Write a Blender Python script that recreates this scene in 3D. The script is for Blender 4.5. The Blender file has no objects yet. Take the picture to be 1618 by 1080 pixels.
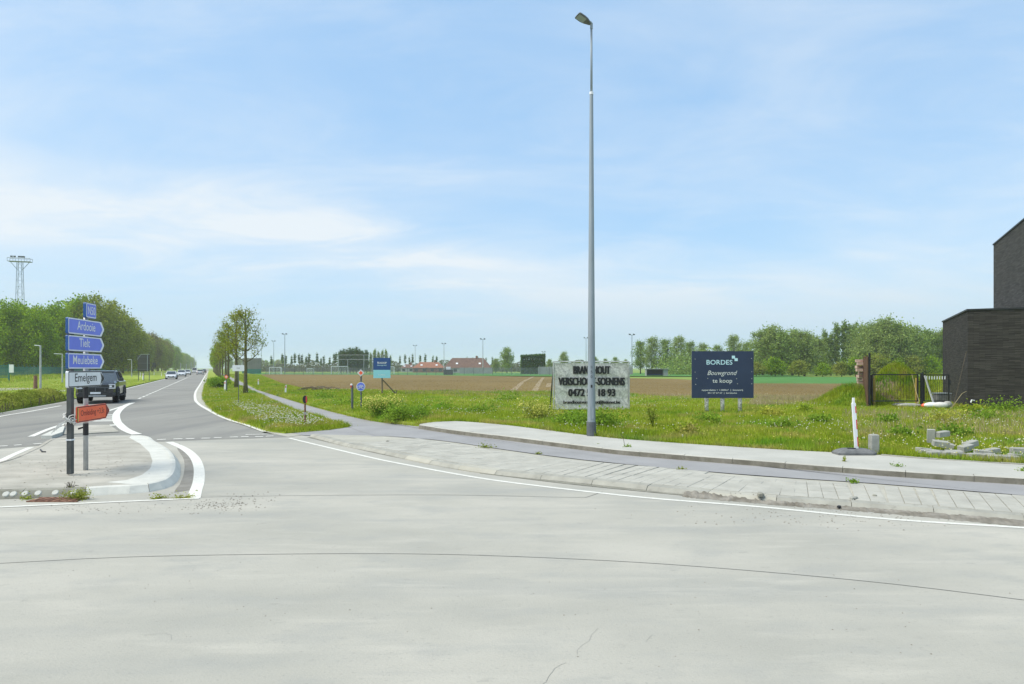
import bpy, math, random
import numpy as np
from mathutils import Vector, Matrix
from mathutils.geometry import tessellate_polygon

random.seed(7); rng = np.random.default_rng(11)
scene = bpy.context.scene
C = scene.collection
pi = math.pi

# ------------------------------------------------------------------ camera, world, sun
CAM_H = 2.0; F = 1078.67; HZ = 581.0          # eye height (m), focal length and horizon row measured on the photograph
cam_d = bpy.data.cameras.new('camera'); cam = bpy.data.objects.new('camera', cam_d); C.objects.link(cam)
cam_d.sensor_width = 36; cam_d.lens = 24; cam_d.shift_y = (HZ - 540) / 1618
cam_d.clip_start = 0.1; cam_d.clip_end = 20000
cam.location = (0, 0, CAM_H); cam.rotation_euler = (pi / 2, 0, 0)
scene.camera = cam

SUN_EL, SUN_AZ = 57, 252      # azimuth clockwise from +Y: behind the camera on the left
scene.view_settings.view_transform = 'Standard'; scene.view_settings.look = 'None'
scene.view_settings.exposure = 1.5; scene.view_settings.gamma = 1
scene.view_settings.use_curve_mapping = False
try:
    scene.cycles.volume_bounces = 3; scene.cycles.max_bounces = 6; scene.cycles.transparent_max_bounces = 8
except Exception: pass

world = bpy.data.worlds.new('World'); scene.world = world; world.use_nodes = True
wn = world.node_tree.nodes; wl = world.node_tree.links; wn.clear()
def N(nodes, typ, **kw):
    n = nodes.new(typ)
    for k, v in kw.items(): setattr(n, k, v)
    return n
sky = N(wn, 'ShaderNodeTexSky', sky_type='NISHITA', sun_disc=False)
sky.sun_elevation = math.radians(SUN_EL); sky.sun_rotation = math.radians(SUN_AZ)
sky.air_density = 1.2; sky.dust_density = 1.0; sky.ozone_density = 1.2
geo = N(wn, 'ShaderNodeTexCoord')
sep = N(wn, 'ShaderNodeSeparateXYZ'); wl.new(geo.outputs['Generated'], sep.inputs[0])
def wmath(op, a, b=None, clamp=False):
    m = N(wn, 'ShaderNodeMath', operation=op); m.use_clamp = clamp
    for i, v in enumerate((a, b)):
        if v is None: continue
        if isinstance(v, (int, float)): m.inputs[i].default_value = v
        else: wl.new(v, m.inputs[i])
    return m.outputs[0]
# clouds lie on a high flat layer: direction divided by its height
zc = wmath('ADD', wmath('MAXIMUM', sep.outputs['Z'], 0.0), 0.16)
cmb = N(wn, 'ShaderNodeCombineXYZ')
wl.new(wmath('DIVIDE', sep.outputs['X'], zc), cmb.inputs[0]); wl.new(wmath('DIVIDE', sep.outputs['Y'], zc), cmb.inputs[1])
mp = N(wn, 'ShaderNodeMapping'); wl.new(cmb.outputs[0], mp.inputs[0])
mp.inputs['Rotation'].default_value = (0, 0, math.radians(28)); mp.inputs['Scale'].default_value = (0.55, 1.0, 1)
def wnoise(scale, detail, rough, dist, loc=None):
    n = N(wn, 'ShaderNodeTexNoise'); n.inputs['Scale'].default_value = scale; n.inputs['Detail'].default_value = detail
    n.inputs['Roughness'].default_value = rough; n.inputs['Distortion'].default_value = dist
    if loc:
        m2 = N(wn, 'ShaderNodeMapping'); wl.new(mp.outputs[0], m2.inputs[0]); m2.inputs['Location'].default_value = loc
        wl.new(m2.outputs[0], n.inputs['Vector'])
    else: wl.new(mp.outputs[0], n.inputs['Vector'])
    return n.outputs['Fac']
def wramp(v, a, b):
    m = N(wn, 'ShaderNodeMapRange', interpolation_type='SMOOTHSTEP'); wl.new(v, m.inputs['Value'])
    m.inputs['From Min'].default_value = a; m.inputs['From Max'].default_value = b
    return m.outputs[0]
soft = wramp(wnoise(0.6, 6, 0.55, 0.5), 0.36, 0.70)
fine = wramp(wnoise(2.1, 12, 0.60, 0.7, (3.1, 1.7, 0)), 0.38, 0.74)
# the long cirrus streak that crosses the view, a band about a great circle
a_ = Vector((-0.80, 1, 0.270)).normalized(); b_ = Vector((0.24, 1, 0.088)).normalized(); nrm = a_.cross(b_).normalized()
dotn = N(wn, 'ShaderNodeVectorMath', operation='DOT_PRODUCT'); wl.new(geo.outputs['Generated'], dotn.inputs[0]); dotn.inputs[1].default_value = nrm
band_d = wmath('ADD', dotn.outputs['Value'], wmath('MULTIPLY', wmath('SUBTRACT', wnoise(1.1, 3, 0.5, 0.2, (7, 2, 0)), 0.5), 0.10))
band = wramp(wmath('ABSOLUTE', band_d), 0.10, -0.01)
cov = wmath('ADD', wmath('MULTIPLY', soft, 0.42), wmath('MULTIPLY', fine, 0.28))
cov = wmath('ADD', cov, wmath('MULTIPLY', band, wmath('ADD', wmath('MULTIPLY', fine, 0.45), 0.50)))
cov = wmath('ADD', cov, 0.05)
hz = wramp(sep.outputs['Z'], 0.22, -0.02)
cov = wmath('ADD', cov, wmath('MULTIPLY', hz, 0.5), True)
cov = wmath('MULTIPLY', cov, 0.95)
mixc = N(wn, 'ShaderNodeMix', data_type='RGBA'); wl.new(cov, mixc.inputs['Factor'])
tint = N(wn, 'ShaderNodeMix', data_type='RGBA', blend_type='MULTIPLY'); tint.inputs['Factor'].default_value = 1
wl.new(sky.outputs[0], tint.inputs['A']); tint.inputs['B'].default_value = (0.84, 1.0, 1.06, 1)
veil = N(wn, 'ShaderNodeMix', data_type='RGBA'); veil.inputs['Factor'].default_value = 0.72      # thin high veil over the clear sky
wl.new(tint.outputs['Result'], veil.inputs['A']); veil.inputs['B'].default_value = (1.55, 2.68, 4.1, 1); wl.new(veil.outputs['Result'], mixc.inputs['A']); cc = N(wn, 'ShaderNodeMix', data_type='RGBA'); wl.new(wramp(sep.outputs['Z'], 0.16, 0.0), cc.inputs['Factor'])
cc.inputs['A'].default_value = (3.85, 4.15, 4.4, 1); cc.inputs['B'].default_value = (2.35, 3.2, 3.95, 1); wl.new(cc.outputs['Result'], mixc.inputs['B'])
bg = N(wn, 'ShaderNodeBackground'); bg.inputs['Strength'].default_value = 0.078; wl.new(mixc.outputs['Result'], bg.inputs['Color'])
wo = N(wn, 'ShaderNodeOutputWorld'); wl.new(bg.outputs[0], wo.inputs[0])

sun_d = bpy.data.lights.new('sun', 'SUN'); sun_d.energy = 1.5; sun_d.angle = math.radians(42); sun_d.color = (1, 0.925, 0.81)
sun = bpy.data.objects.new('sun', sun_d); C.objects.link(sun)
az, el = math.radians(SUN_AZ), math.radians(SUN_EL)
sd = Vector((math.sin(az) * math.cos(el), math.cos(az) * math.cos(el), math.sin(el)))
sun.rotation_euler = sd.to_track_quat('Z', 'Y').to_euler()

# ------------------------------------------------------------------ materials
def mat(name, cols, rough=0.8, scale=5.0, detail=6, bump=0.0, bscale=None, metal=0.0, spec=0.5, stretch=(1, 1, 1), lo=0.35, hi=0.65,
        island=0.0, transl=0.0, coord='Object', second=None, coat=0.0):
    """cols: one or more base colours mixed by noise; second=(scale, colour, lo, hi, amount) adds patches; island= random shade per piece"""
    m = bpy.data.materials.new(name); m.use_nodes = True
    nt = m.node_tree; nd, ln = nt.nodes, nt.links
    b = nd['Principled BSDF']; b.inputs['Roughness'].default_value = rough; b.inputs['Metallic'].default_value = metal
    b.inputs['Specular IOR Level'].default_value = spec if rough < 0.85 else spec * 0.3; b.inputs['Coat Weight'].default_value = coat
    tc = nd.new('ShaderNodeTexCoord'); mpn = nd.new('ShaderNodeMapping'); mpn.inputs['Scale'].default_value = stretch
    if coord == 'World':
        g = nd.new('ShaderNodeNewGeometry'); ln.new(g.outputs['Position'], mpn.inputs[0])
    else: ln.new(tc.outputs[coord], mpn.inputs[0])
    def noise(sc, dt=detail, r=0.6):
        n = nd.new('ShaderNodeTexNoise'); n.inputs['Scale'].default_value = sc; n.inputs['Detail'].default_value = dt
        n.inputs['Roughness'].default_value = r; ln.new(mpn.outputs[0], n.inputs['Vector']); return n.outputs['Fac']
    cols = [tuple(c) + (1,) if len(c) == 3 else c for c in cols]
    if len(cols) == 1: col = None; b.inputs['Base Color'].default_value = cols[0]
    else:
        rp = nd.new('ShaderNodeValToRGB'); rp.color_ramp.elements[0].position = lo; rp.color_ramp.elements[1].position = hi
        rp.color_ramp.elements[0].color = cols[0]; rp.color_ramp.elements[1].color = cols[-1]
        for i, c in enumerate(cols[1:-1]):
            e = rp.color_ramp.elements.new(lo + (hi - lo) * (i + 1) / (len(cols) - 1)); e.color = c
        ln.new(noise(scale), rp.inputs[0]); col = rp.outputs[0]
    for s in ([second] if second and not isinstance(second, list) else (second or [])):
        sc, c2, l2, h2, am = s[:5]; keep = mpn
        if len(s) > 5:
            mpn = nd.new('ShaderNodeMapping'); mpn.inputs['Scale'].default_value = s[5][:3]; mpn.inputs['Rotation'].default_value = (0, 0, s[5][3]); ln.new(keep.inputs[0].links[0].from_socket, mpn.inputs[0])
        mr = nd.new('ShaderNodeMapRange'); nf = nd.new('ShaderNodeTexNoise'); nf.inputs['Scale'].default_value = sc; nf.inputs['Detail'].default_value = 5; nf.inputs['Roughness'].default_value = .6; ln.new(mpn.outputs[0], nf.inputs['Vector']); ln.new(nf.outputs['Fac'], mr.inputs['Value']); mpn = keep
        mr.inputs['From Min'].default_value = l2; mr.inputs['From Max'].default_value = h2; mr.inputs['To Max'].default_value = am
        mx = nd.new('ShaderNodeMix'); mx.data_type = 'RGBA'; ln.new(mr.outputs[0], mx.inputs['Factor'])
        if col is None: mx.inputs['A'].default_value = cols[0]
        else: ln.new(col, mx.inputs['A'])
        mx.inputs['B'].default_value = tuple(c2) + (1,); col = mx.outputs['Result']
    if island:
        g = nd.new('ShaderNodeNewGeometry'); hs = nd.new('ShaderNodeHueSaturation')
        mr = nd.new('ShaderNodeMapRange'); ln.new(g.outputs['Random Per Island'], mr.inputs['Value'])
        mr.inputs['To Min'].default_value = 1 - island; mr.inputs['To Max'].default_value = 1 + island
        ln.new(mr.outputs[0], hs.inputs['Value'])
        if col is None: hs.inputs['Color'].default_value = cols[0]
        else: ln.new(col, hs.inputs['Color'])
        col = hs.outputs[0]
    if col is not None: ln.new(col, b.inputs['Base Color'])
    if bump:
        bp = nd.new('ShaderNodeBump'); bp.inputs['Strength'].default_value = bump; bp.inputs['Distance'].default_value = 0.02
        ln.new(noise(bscale or scale * 6), bp.inputs['Height']); ln.new(bp.outputs[0], b.inputs['Normal'])
    if transl:
        tr = nd.new('ShaderNodeBsdfTranslucent'); ms = nd.new('ShaderNodeMixShader'); ms.inputs[0].default_value = transl
        if col is not None: ln.new(col, tr.inputs[0])
        else: tr.inputs[0].default_value = cols[0]
        ln.new(b.outputs[0], ms.inputs[1]); ln.new(tr.outputs[0], ms.inputs[2]); ln.new(ms.outputs[0], nd['Material Output'].inputs[0])
    return m

M = {}
M['concrete'] = mat('road_concrete', [(0.325, 0.32, 0.278), (0.39, 0.378, 0.325), (0.45, 0.432, 0.372)], 0.9, 0.32, 9, 0.3, 60, coord='World', lo=0.32, hi=0.68, stretch=(0.7, 1.2, 1),
                    second=[(1.6, (0.325, 0.325, 0.293), 0.50, 0.68, 0.6), (1.1, (0.31, 0.312, 0.285), 0.52, 0.70, 0.55, (0.12, 1.0, 1, 0.10)), (3.2, (0.47, 0.45, 0.385), 0.55, 0.70, 0.5, (0.2, 1.0, 1, -0.06)),
                            (6, (0.26, 0.258, 0.232), 0.62, 0.76, 0.5), (38, (0.255, 0.25, 0.222), 0.585, 0.68, 0.5), (95, (0.46, 0.44, 0.39), 0.58, 0.68, 0.45)])
M['asphalt'] = mat('worn_asphalt', [(0.221, 0.216, 0.194), (0.273, 0.268, 0.237)], 0.9, 0.5, 8, 0.2, 80, coord='World', stretch=(0.880, 0.306, 0.875),
                   second=[(0.9, (0.165, 0.165, 0.16), 0.50, 0.68, 0.55, (1.0, 0.07, 1, 0.416)), (2.2, (0.176, 0.175, 0.171), 0.55, 0.8, 0.5), (40, (0.238, 0.236, 0.236), 0.58, 0.7, 0.4)])
M['path'] = mat('path_asphalt', [(0.266, 0.264, 0.260), (0.317, 0.314, 0.309)], 0.9, 0.8, 8, 0.2, 80, coord='World',
                second=[(30, (0.264, 0.267, 0.271), 0.58, 0.7, 0.4)])
M['paver'] = mat('paver_concrete', [(0.352, 0.345, 0.299), (0.440, 0.430, 0.374)], 0.9, 2.5, 6, 0.3, 50, coord='World', second=[(14, (0.290, 0.289, 0.271), 0.6, 0.74, 0.4), (3.3, (0.370, 0.333, 0.280), 0.55, 0.75, 0.3)], island=0.05)
M['joint'] = mat('joint_sand', [(0.20, 0.195, 0.18), (0.30, 0.29, 0.27)], 0.95, 6, 5, 0.2, 60, coord='World')
M['strip'] = mat('strip_concrete', [(0.352, 0.340, 0.284), (0.431, 0.418, 0.354)], 0.9, 1.2, 8, 0.3, 50, coord='World', second=[(12, (0.273, 0.271, 0.254), 0.6, 0.74, 0.5)])
M['kerb'] = mat('kerb_concrete', [(0.290, 0.284, 0.244), (0.378, 0.371, 0.319)], 0.9, 3, 8, 0.3, 60, coord='World', second=[(9, (0.211, 0.206, 0.184), 0.58, 0.72, 0.6)])
M['kerb_dirty'] = mat('kerb_weathered', [(0.176, 0.172, 0.142), (0.290, 0.284, 0.236)], 0.95, 4, 8, 0.4, 60, coord='World', second=[(6, (0.106, 0.114, 0.070), 0.58, 0.74, 0.6)])
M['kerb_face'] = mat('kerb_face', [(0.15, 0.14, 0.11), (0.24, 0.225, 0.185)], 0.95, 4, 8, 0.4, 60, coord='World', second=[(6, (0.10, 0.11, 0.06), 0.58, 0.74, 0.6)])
M['kerb_white'] = mat('kerb_pale', [(0.513, 0.512, 0.459), (0.597, 0.594, 0.534)], 0.85, 3, 8, 0.2, 60, coord='World', second=[(7, (0.370, 0.367, 0.350), 0.6, 0.76, 0.5)])
M['walk'] = mat('sidewalk_concrete', [(0.387, 0.383, 0.339), (0.458, 0.452, 0.402)], 0.9, 0.9, 8, 0.25, 60, coord='World', second=[(8, (0.334, 0.333, 0.315), 0.6, 0.76, 0.5)])
M['island'] = mat('island_concrete', [(0.331, 0.317, 0.267), (0.451, 0.430, 0.369)], 0.95, 1.4, 9, 0.5, 35, coord='World', stretch=(0.880, 1.312, 0.875), second=[(5, (0.238, 0.232, 0.219), 0.56, 0.72, 0.5), (28, (0.440, 0.429, 0.403), 0.6, 0.7, 0.4)])
M['silt'] = mat('gutter_silt', [(0.20, 0.19, 0.165), (0.27, 0.26, 0.23)], 1, 3, 8, 0.3, 50, coord='World')
M['line'] = mat('road_paint', [(0.627, 0.617, 0.547), (0.722, 0.712, 0.633)], 0.7, 7, 8, 0.15, 60, coord='World', second=[(25, (0.40, 0.40, 0.39), 0.56, 0.68, 0.6), (70, (0.33, 0.33, 0.31), 0.58, 0.64, 0.7)])
M['dirt'] = mat('gutter_dirt', [(0.16, 0.145, 0.115), (0.29, 0.27, 0.23)], 1, 5, 8, 0.8, 40, coord='World')
M['sealant'] = mat('joint_sealant', [(0.12, 0.12, 0.115)], 0.9)
M['crack'] = mat('hairline', [(0.27, 0.265, 0.24)], 0.9)
M['soil'] = mat('ploughed_soil', [(0.149, 0.108, 0.038), (0.211, 0.154, 0.058)], 1, 0.05, 8, 0.8, 6, coord='World', stretch=(0.840, 0.462, 0.660),
                second=[(0.45, (0.203, 0.154, 0.067), 0.52, 0.7, 0.5), (2.8, (0.078, 0.060, 0.026), 0.55, 0.72, 0.5)])
M['track'] = mat('dry_track', [(0.31, 0.25, 0.15), (0.23, 0.18, 0.105)], 1, 0.5, 6, coord='World')
M['turf'] = mat('turf', [(0.14, 0.21, 0.022), (0.25, 0.32, 0.04), (0.38, 0.38, 0.09)], 1, 0.35, 7, 0.6, 9, coord='World', lo=0.3, hi=0.72)
M['farturf'] = mat('far_turf', [(0.15, 0.23, 0.04), (0.22, 0.30, 0.06)], 1, 0.03, 7, coord='World')
M['crop'] = mat('young_crop', [(0.064, 0.178, 0.038), (0.085, 0.212, 0.051)], 1, 0.2, 6, coord='World')
M['blade'] = mat('grass_blades', [(0.198, 0.297, 0.022), (0.333, 0.405, 0.032), (0.468, 0.450, 0.081)], 0.8, 0.55, 5, coord='World', island=0.38, transl=0.45, lo=0.32, hi=0.70,
                 second=[(0.33, (0.117, 0.324, 0.027), 0.53, 0.66, 0.8), (0.7, (0.495, 0.387, 0.153), 0.52, 0.66, 0.75)], spec=0.08)
M['dry'] = mat('dry_stalks', [(0.40, 0.33, 0.19)], 0.9, island=0.3, transl=0.2)
M['petal_white'] = mat('white_petals', [(0.66, 0.66, 0.50)], 0.8, island=0.1, transl=0.2)
M['petal_yellow'] = mat('yellow_petals', [(0.66, 0.62, 0.14)], 0.8, island=0.15, transl=0.2)
def leafm(name, cols, isl=0.4): return mat(name, cols, 0.8, 0.35, 4, island=isl, transl=0.5, spec=0.08, coord='World', lo=0.35, hi=0.65)
M['leaf_fresh'] = leafm('fresh_leaves', [(0.155, 0.28, 0.010), (0.31, 0.44, 0.02)])
M['leaf_olive'] = leafm('olive_leaves', [(0.20, 0.26, 0.02), (0.31, 0.34, 0.045)])
M['leaf_brown'] = leafm('budding_leaves', [(0.19, 0.17, 0.06), (0.22, 0.22, 0.055)])
M['leaf_pop'] = leafm('poplar_leaves', [(0.20, 0.30, 0.07), (0.32, 0.42, 0.11)])
M['leaf_will'] = leafm('willow_leaves', [(0.24, 0.33, 0.09), (0.35, 0.43, 0.13)])
M['leaf_dark'] = leafm('dark_leaves', [(0.085, 0.165, 0.045), (0.13, 0.22, 0.06)])
M['leaf_dim'] = leafm('scrub_leaves', [(0.14, 0.16, 0.09), (0.18, 0.20, 0.11)], .25)
M['leaf_hedge'] = leafm('hedge_leaves', [(0.24, 0.30, 0.035), (0.38, 0.40, 0.08)])
M['leaf_weed'] = leafm('weed_leaves', [(0.15, 0.28, 0.028), (0.26, 0.38, 0.04)])
M['leaf_red'] = leafm('sycamore_leaves', [(0.17, 0.25, 0.02), (0.28, 0.26, 0.035)])
M['bark'] = mat('bark', [(0.075, 0.06, 0.045), (0.16, 0.135, 0.10)], 0.95, 8, 6, 0.6, 30)
M['bark_moss'] = mat('mossy_bark', [(0.09, 0.085, 0.045), (0.16, 0.15, 0.08)], 0.95, 8, 6, 0.6, 30)
M['galv'] = mat('galvanised_steel', [(0.25, 0.29, 0.31), (0.33, 0.37, 0.39)], 0.55, 3, 6, metal=0.3, stretch=(1, 1, .2))
M['galv_dark'] = mat('dark_steel', [(0.085, 0.095, 0.10), (0.12, 0.13, 0.135)], 0.6, 5, 5)
M['post_grey'] = mat('post_grey', [(0.05, 0.055, 0.052), (0.085, 0.09, 0.085)], 0.7, 6, 5)
M['silver'] = mat('silver_post', [(0.36, 0.37, 0.37), (0.50, 0.51, 0.51)], 0.45, 4, 5, metal=0.1)
M['blue'] = mat('sign_blue', [(0.115, 0.165, 0.68), (0.135, 0.19, 0.75)], 0.35, 3, 4)
M['blue_edge'] = mat('sign_edge_blue', [(0.03, 0.10, 0.30)], 0.4)
M['white'] = mat('sign_white', [(0.72, 0.74, 0.75), (0.80, 0.81, 0.82)], 0.45, 3, 4)
M['black'] = mat('black_print', [(0.012, 0.012, 0.014)], 0.5)
M['orange'] = mat('sign_orange', [(0.88, 0.115, 0.045), (0.93, 0.15, 0.06)], 0.4, 4, 4)
M['orange_dark'] = mat('orange_print', [(0.22, 0.02, 0.015)], 0.5)
M['tape'] = mat('tied_plastic', [(0.55, 0.54, 0.50), (0.68, 0.67, 0.63)], 0.6, 10, 4)
M['navy'] = mat('board_navy', [(0.019, 0.032, 0.078), (0.025, 0.041, 0.095)], 0.45, 1.5, 5)
M['sky_print'] = mat('print_pale_blue', [(0.55, 0.80, 0.90)], 0.5)
M['birch'] = mat('birch_bark', [(0.272, 0.255, 0.230), (0.595, 0.586, 0.561)], 0.9, 12, 5, stretch=(0.850, 0.850, 2.125), lo=0.42, hi=0.5)
M['board_blue'] = mat('board_royal', [(0.02, 0.07, 0.24)], 0.45)
M['board_cyan'] = mat('board_cyan', [(0.27, 0.60, 0.72)], 0.45)
M['timber'] = mat('old_timber', [(0.14, 0.11, 0.075), (0.26, 0.21, 0.15)], 0.9, 8, 6, 0.3, 30, stretch=(1, 1, .2))
M['timber_y'] = mat('yellow_timber', [(0.32, 0.23, 0.05), (0.42, 0.31, 0.09)], 0.9, 8, 6, stretch=(1, 1, .2))
M['red'] = mat('marker_red', [(0.60, 0.05, 0.05)], 0.5)
M['rubber'] = mat('recycled_rubber', [(0.12, 0.125, 0.125), (0.19, 0.195, 0.195)], 0.9, 6, 6, 0.4, 40)
M['stone'] = mat('grey_block', [(0.299, 0.302, 0.268), (0.405, 0.405, 0.359)], 0.95, 5, 6, 0.5, 40, second=[(11, (0.229, 0.228, 0.219), 0.58, 0.72, 0.5)])
M['rust'] = mat('rusty_grate', [(0.14, 0.07, 0.05), (0.34, 0.19, 0.13)], 0.9, 14, 5)
M['fence_green'] = mat('green_mesh', [(0.02, 0.13, 0.11), (0.03, 0.17, 0.14)], 0.6, 2, 4)
M['black_iron'] = mat('black_iron', [(0.012, 0.013, 0.014)], 0.5)
M['carblack'] = mat('car_black', [(0.012, 0.013, 0.015)], 0.22, spec=0.7, coat=0.6)
M['carwhite'] = mat('car_white', [(0.72, 0.73, 0.74)], 0.25, coat=0.6)
M['cargrey'] = mat('car_grey', [(0.10, 0.11, 0.12)], 0.3, coat=0.6)
M['glass'] = mat('car_glass', [(0.035, 0.045, 0.05)], 0.08, spec=0.9)
M['tyre'] = mat('tyre_rubber', [(0.014, 0.014, 0.014)], 0.85)
M['rim'] = mat('wheel_rim', [(0.05, 0.05, 0.055)], 0.4, metal=0.6)
M['lamp'] = mat('headlamp', [(0.80, 0.82, 0.84)], 0.2)
M['plastic'] = mat('dark_plastic', [(0.03, 0.03, 0.03)], 0.7)
M['roof_o'] = mat('orange_tiles', [(0.230, 0.111, 0.072), (0.306, 0.153, 0.102)], 0.9, 1.2, 5)
M['roof_b'] = mat('brown_tiles', [(0.136, 0.085, 0.068), (0.187, 0.123, 0.098)], 0.9, 1, 5)
M['plaster'] = mat('pale_render', [(0.357, 0.365, 0.357), (0.425, 0.433, 0.425)], 0.9, 1, 5)
M['brickred'] = mat('red_brick', [(0.20, 0.11, 0.08), (0.28, 0.16, 0.12)], 0.9, 2, 5)
M['screen'] = mat('grey_screen', [(0.15, 0.16, 0.15), (0.20, 0.21, 0.20)], 0.95, 0.4, 5)
M['panelwall'] = mat('concrete_panel', [(0.272, 0.281, 0.264), (0.340, 0.348, 0.332)], 0.95, 0.5, 5, second=(2, (0.212, 0.221, 0.196), 0.55, 0.7, 0.5))
M['darkbox'] = mat('dark_cladding', [(0.05, 0.055, 0.05)], 0.8)
M['asphalt_mound'] = mat('mound_earth', [(0.13, 0.095, 0.06), (0.22, 0.17, 0.11)], 1, 1.5, 7, 0.8, 12)
M['pinkstone'] = mat('broken_brick', [(0.42, 0.29, 0.23), (0.55, 0.42, 0.35)], 0.95, 3, 5)
M['rustwall'] = mat('rusty_sheet', [(0.055, 0.038, 0.028), (0.22, 0.12, 0.07)], 0.9, 3, 6, stretch=(6, 6, 0.6))

# dark long-format brick: thin uneven courses, colour only plus fine relief
def brick_mat(name, base, lift):
    m = bpy.data.materials.new(name); m.use_nodes = True; nd, ln = m.node_tree.nodes, m.node_tree.links
    b = nd['Principled BSDF']; b.inputs['Roughness'].default_value = 0.9; b.inputs['Specular IOR Level'].default_value = 0.15
    tc = nd.new('ShaderNodeTexCoord'); sp = nd.new('ShaderNodeSeparateXYZ'); ln.new(tc.outputs['Object'], sp.inputs[0])
    ad = nd.new('ShaderNodeMath'); ad.operation = 'ADD'; ln.new(sp.outputs[0], ad.inputs[0]); ln.new(sp.outputs[1], ad.inputs[1])
    cb = nd.new('ShaderNodeCombineXYZ'); ln.new(ad.outputs[0], cb.inputs[0]); ln.new(sp.outputs[2], cb.inputs[1])
    br = nd.new('ShaderNodeTexBrick'); ln.new(cb.outputs[0], br.inputs[0])
    br.inputs['Scale'].default_value = 1; br.inputs['Brick Width'].default_value = 0.44; br.inputs['Row Height'].default_value = 0.05
    br.inputs['Mortar Size'].default_value = 0.0045; br.inputs['Mortar Smooth'].default_value = 0.3; br.inputs['Bias'].default_value = -0.1
    br.inputs['Color1'].default_value = base + (1,); br.inputs['Color2'].default_value = lift + (1,); br.inputs['Mortar'].default_value = (0.016, 0.016, 0.016, 1)
    nz = nd.new('ShaderNodeTexNoise'); nz.inputs['Scale'].default_value = 1; nz.inputs['Detail'].default_value = 5
    m2 = nd.new('ShaderNodeMapping'); m2.inputs['Scale'].default_value = (0.9, 22, 1); ln.new(cb.outputs[0], m2.inputs[0]); ln.new(m2.outputs[0], nz.inputs['Vector'])
    mr = nd.new('ShaderNodeMapRange'); ln.new(nz.outputs['Fac'], mr.inputs['Value']); mr.inputs['From Min'].default_value = .3; mr.inputs['From Max'].default_value = .7
    mr.inputs['To Min'].default_value = 0.7; mr.inputs['To Max'].default_value = 1.3
    hs = nd.new('ShaderNodeHueSaturation'); ln.new(br.outputs['Color'], hs.inputs['Color']); ln.new(mr.outputs[0], hs.inputs['Value']); ln.new(hs.outputs[0], b.inputs['Base Color'])
    bp = nd.new('ShaderNodeBump'); bp.inputs['Strength'].default_value = 0.7; bp.inputs['Distance'].default_value = 0.012
    inv = nd.new('ShaderNodeMath'); inv.operation = 'SUBTRACT'; inv.inputs[0].default_value = 1; ln.new(br.outputs['Fac'], inv.inputs[1])
    ad2 = nd.new('ShaderNodeMath'); ad2.operation = 'ADD'; ln.new(inv.outputs[0], ad2.inputs[0]); ln.new(nz.outputs['Fac'], ad2.inputs[1])
    ln.new(ad2.outputs[0], bp.inputs['Height']); ln.new(bp.outputs[0], b.inputs['Normal'])
    return m
M['brick'] = brick_mat('dark_long_brick', (0.038, 0.036, 0.033), (0.068, 0.063, 0.057))
M['brick2'] = brick_mat('grey_long_brick', (0.060, 0.060, 0.058), (0.095, 0.093, 0.09))

# ------------------------------------------------------------------ helpers
def P(px, py, z=0.0):
    Y = F * (CAM_H - z) / (py - HZ); return Vector(((px - 809) / F * Y, Y, z))
def Q(px, Y, z=0.0): return Vector(((px - 809) / F * Y, Y, z))
def ZY(py, Y): return CAM_H - (py - HZ) * Y / F
def R(c, Y, z=0.0): return Vector((c - 0.443 * Y, Y, z))      # a line running parallel to the main road
RD = Vector((-0.443, 1, 0)).normalized()

def link(name, me, m=None, parent=None, loc=None, rot=None):
    o = bpy.data.objects.new(name, me); C.objects.link(o)
    if m is not None and me is not None and not me.materials:
        for x in (m if isinstance(m, (list, tuple)) else [m]): me.materials.append(x)
    if parent is not None: o.parent = parent
    if loc is not None: o.location = loc
    if rot is not None: o.rotation_euler = rot
    return o
def tag(o, label=None, cat=None, group=None, kind=None):
    for k, v in (('label', label), ('category', cat), ('group', group), ('kind', kind)):
        if v is not None: o[k] = v
    return o
def empty(name, loc, rz=0, **kw):
    o = bpy.data.objects.new(name, None); C.objects.link(o); o.location = loc; o.rotation_euler = (0, 0, rz); o.empty_display_size = .1
    return tag(o, **kw)
def copy_tree(o, parent=None):
    c = o.copy(); C.objects.link(c)
    if parent is not None: c.parent = parent
    for ch in o.children: copy_tree(ch, c)
    return c

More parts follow.
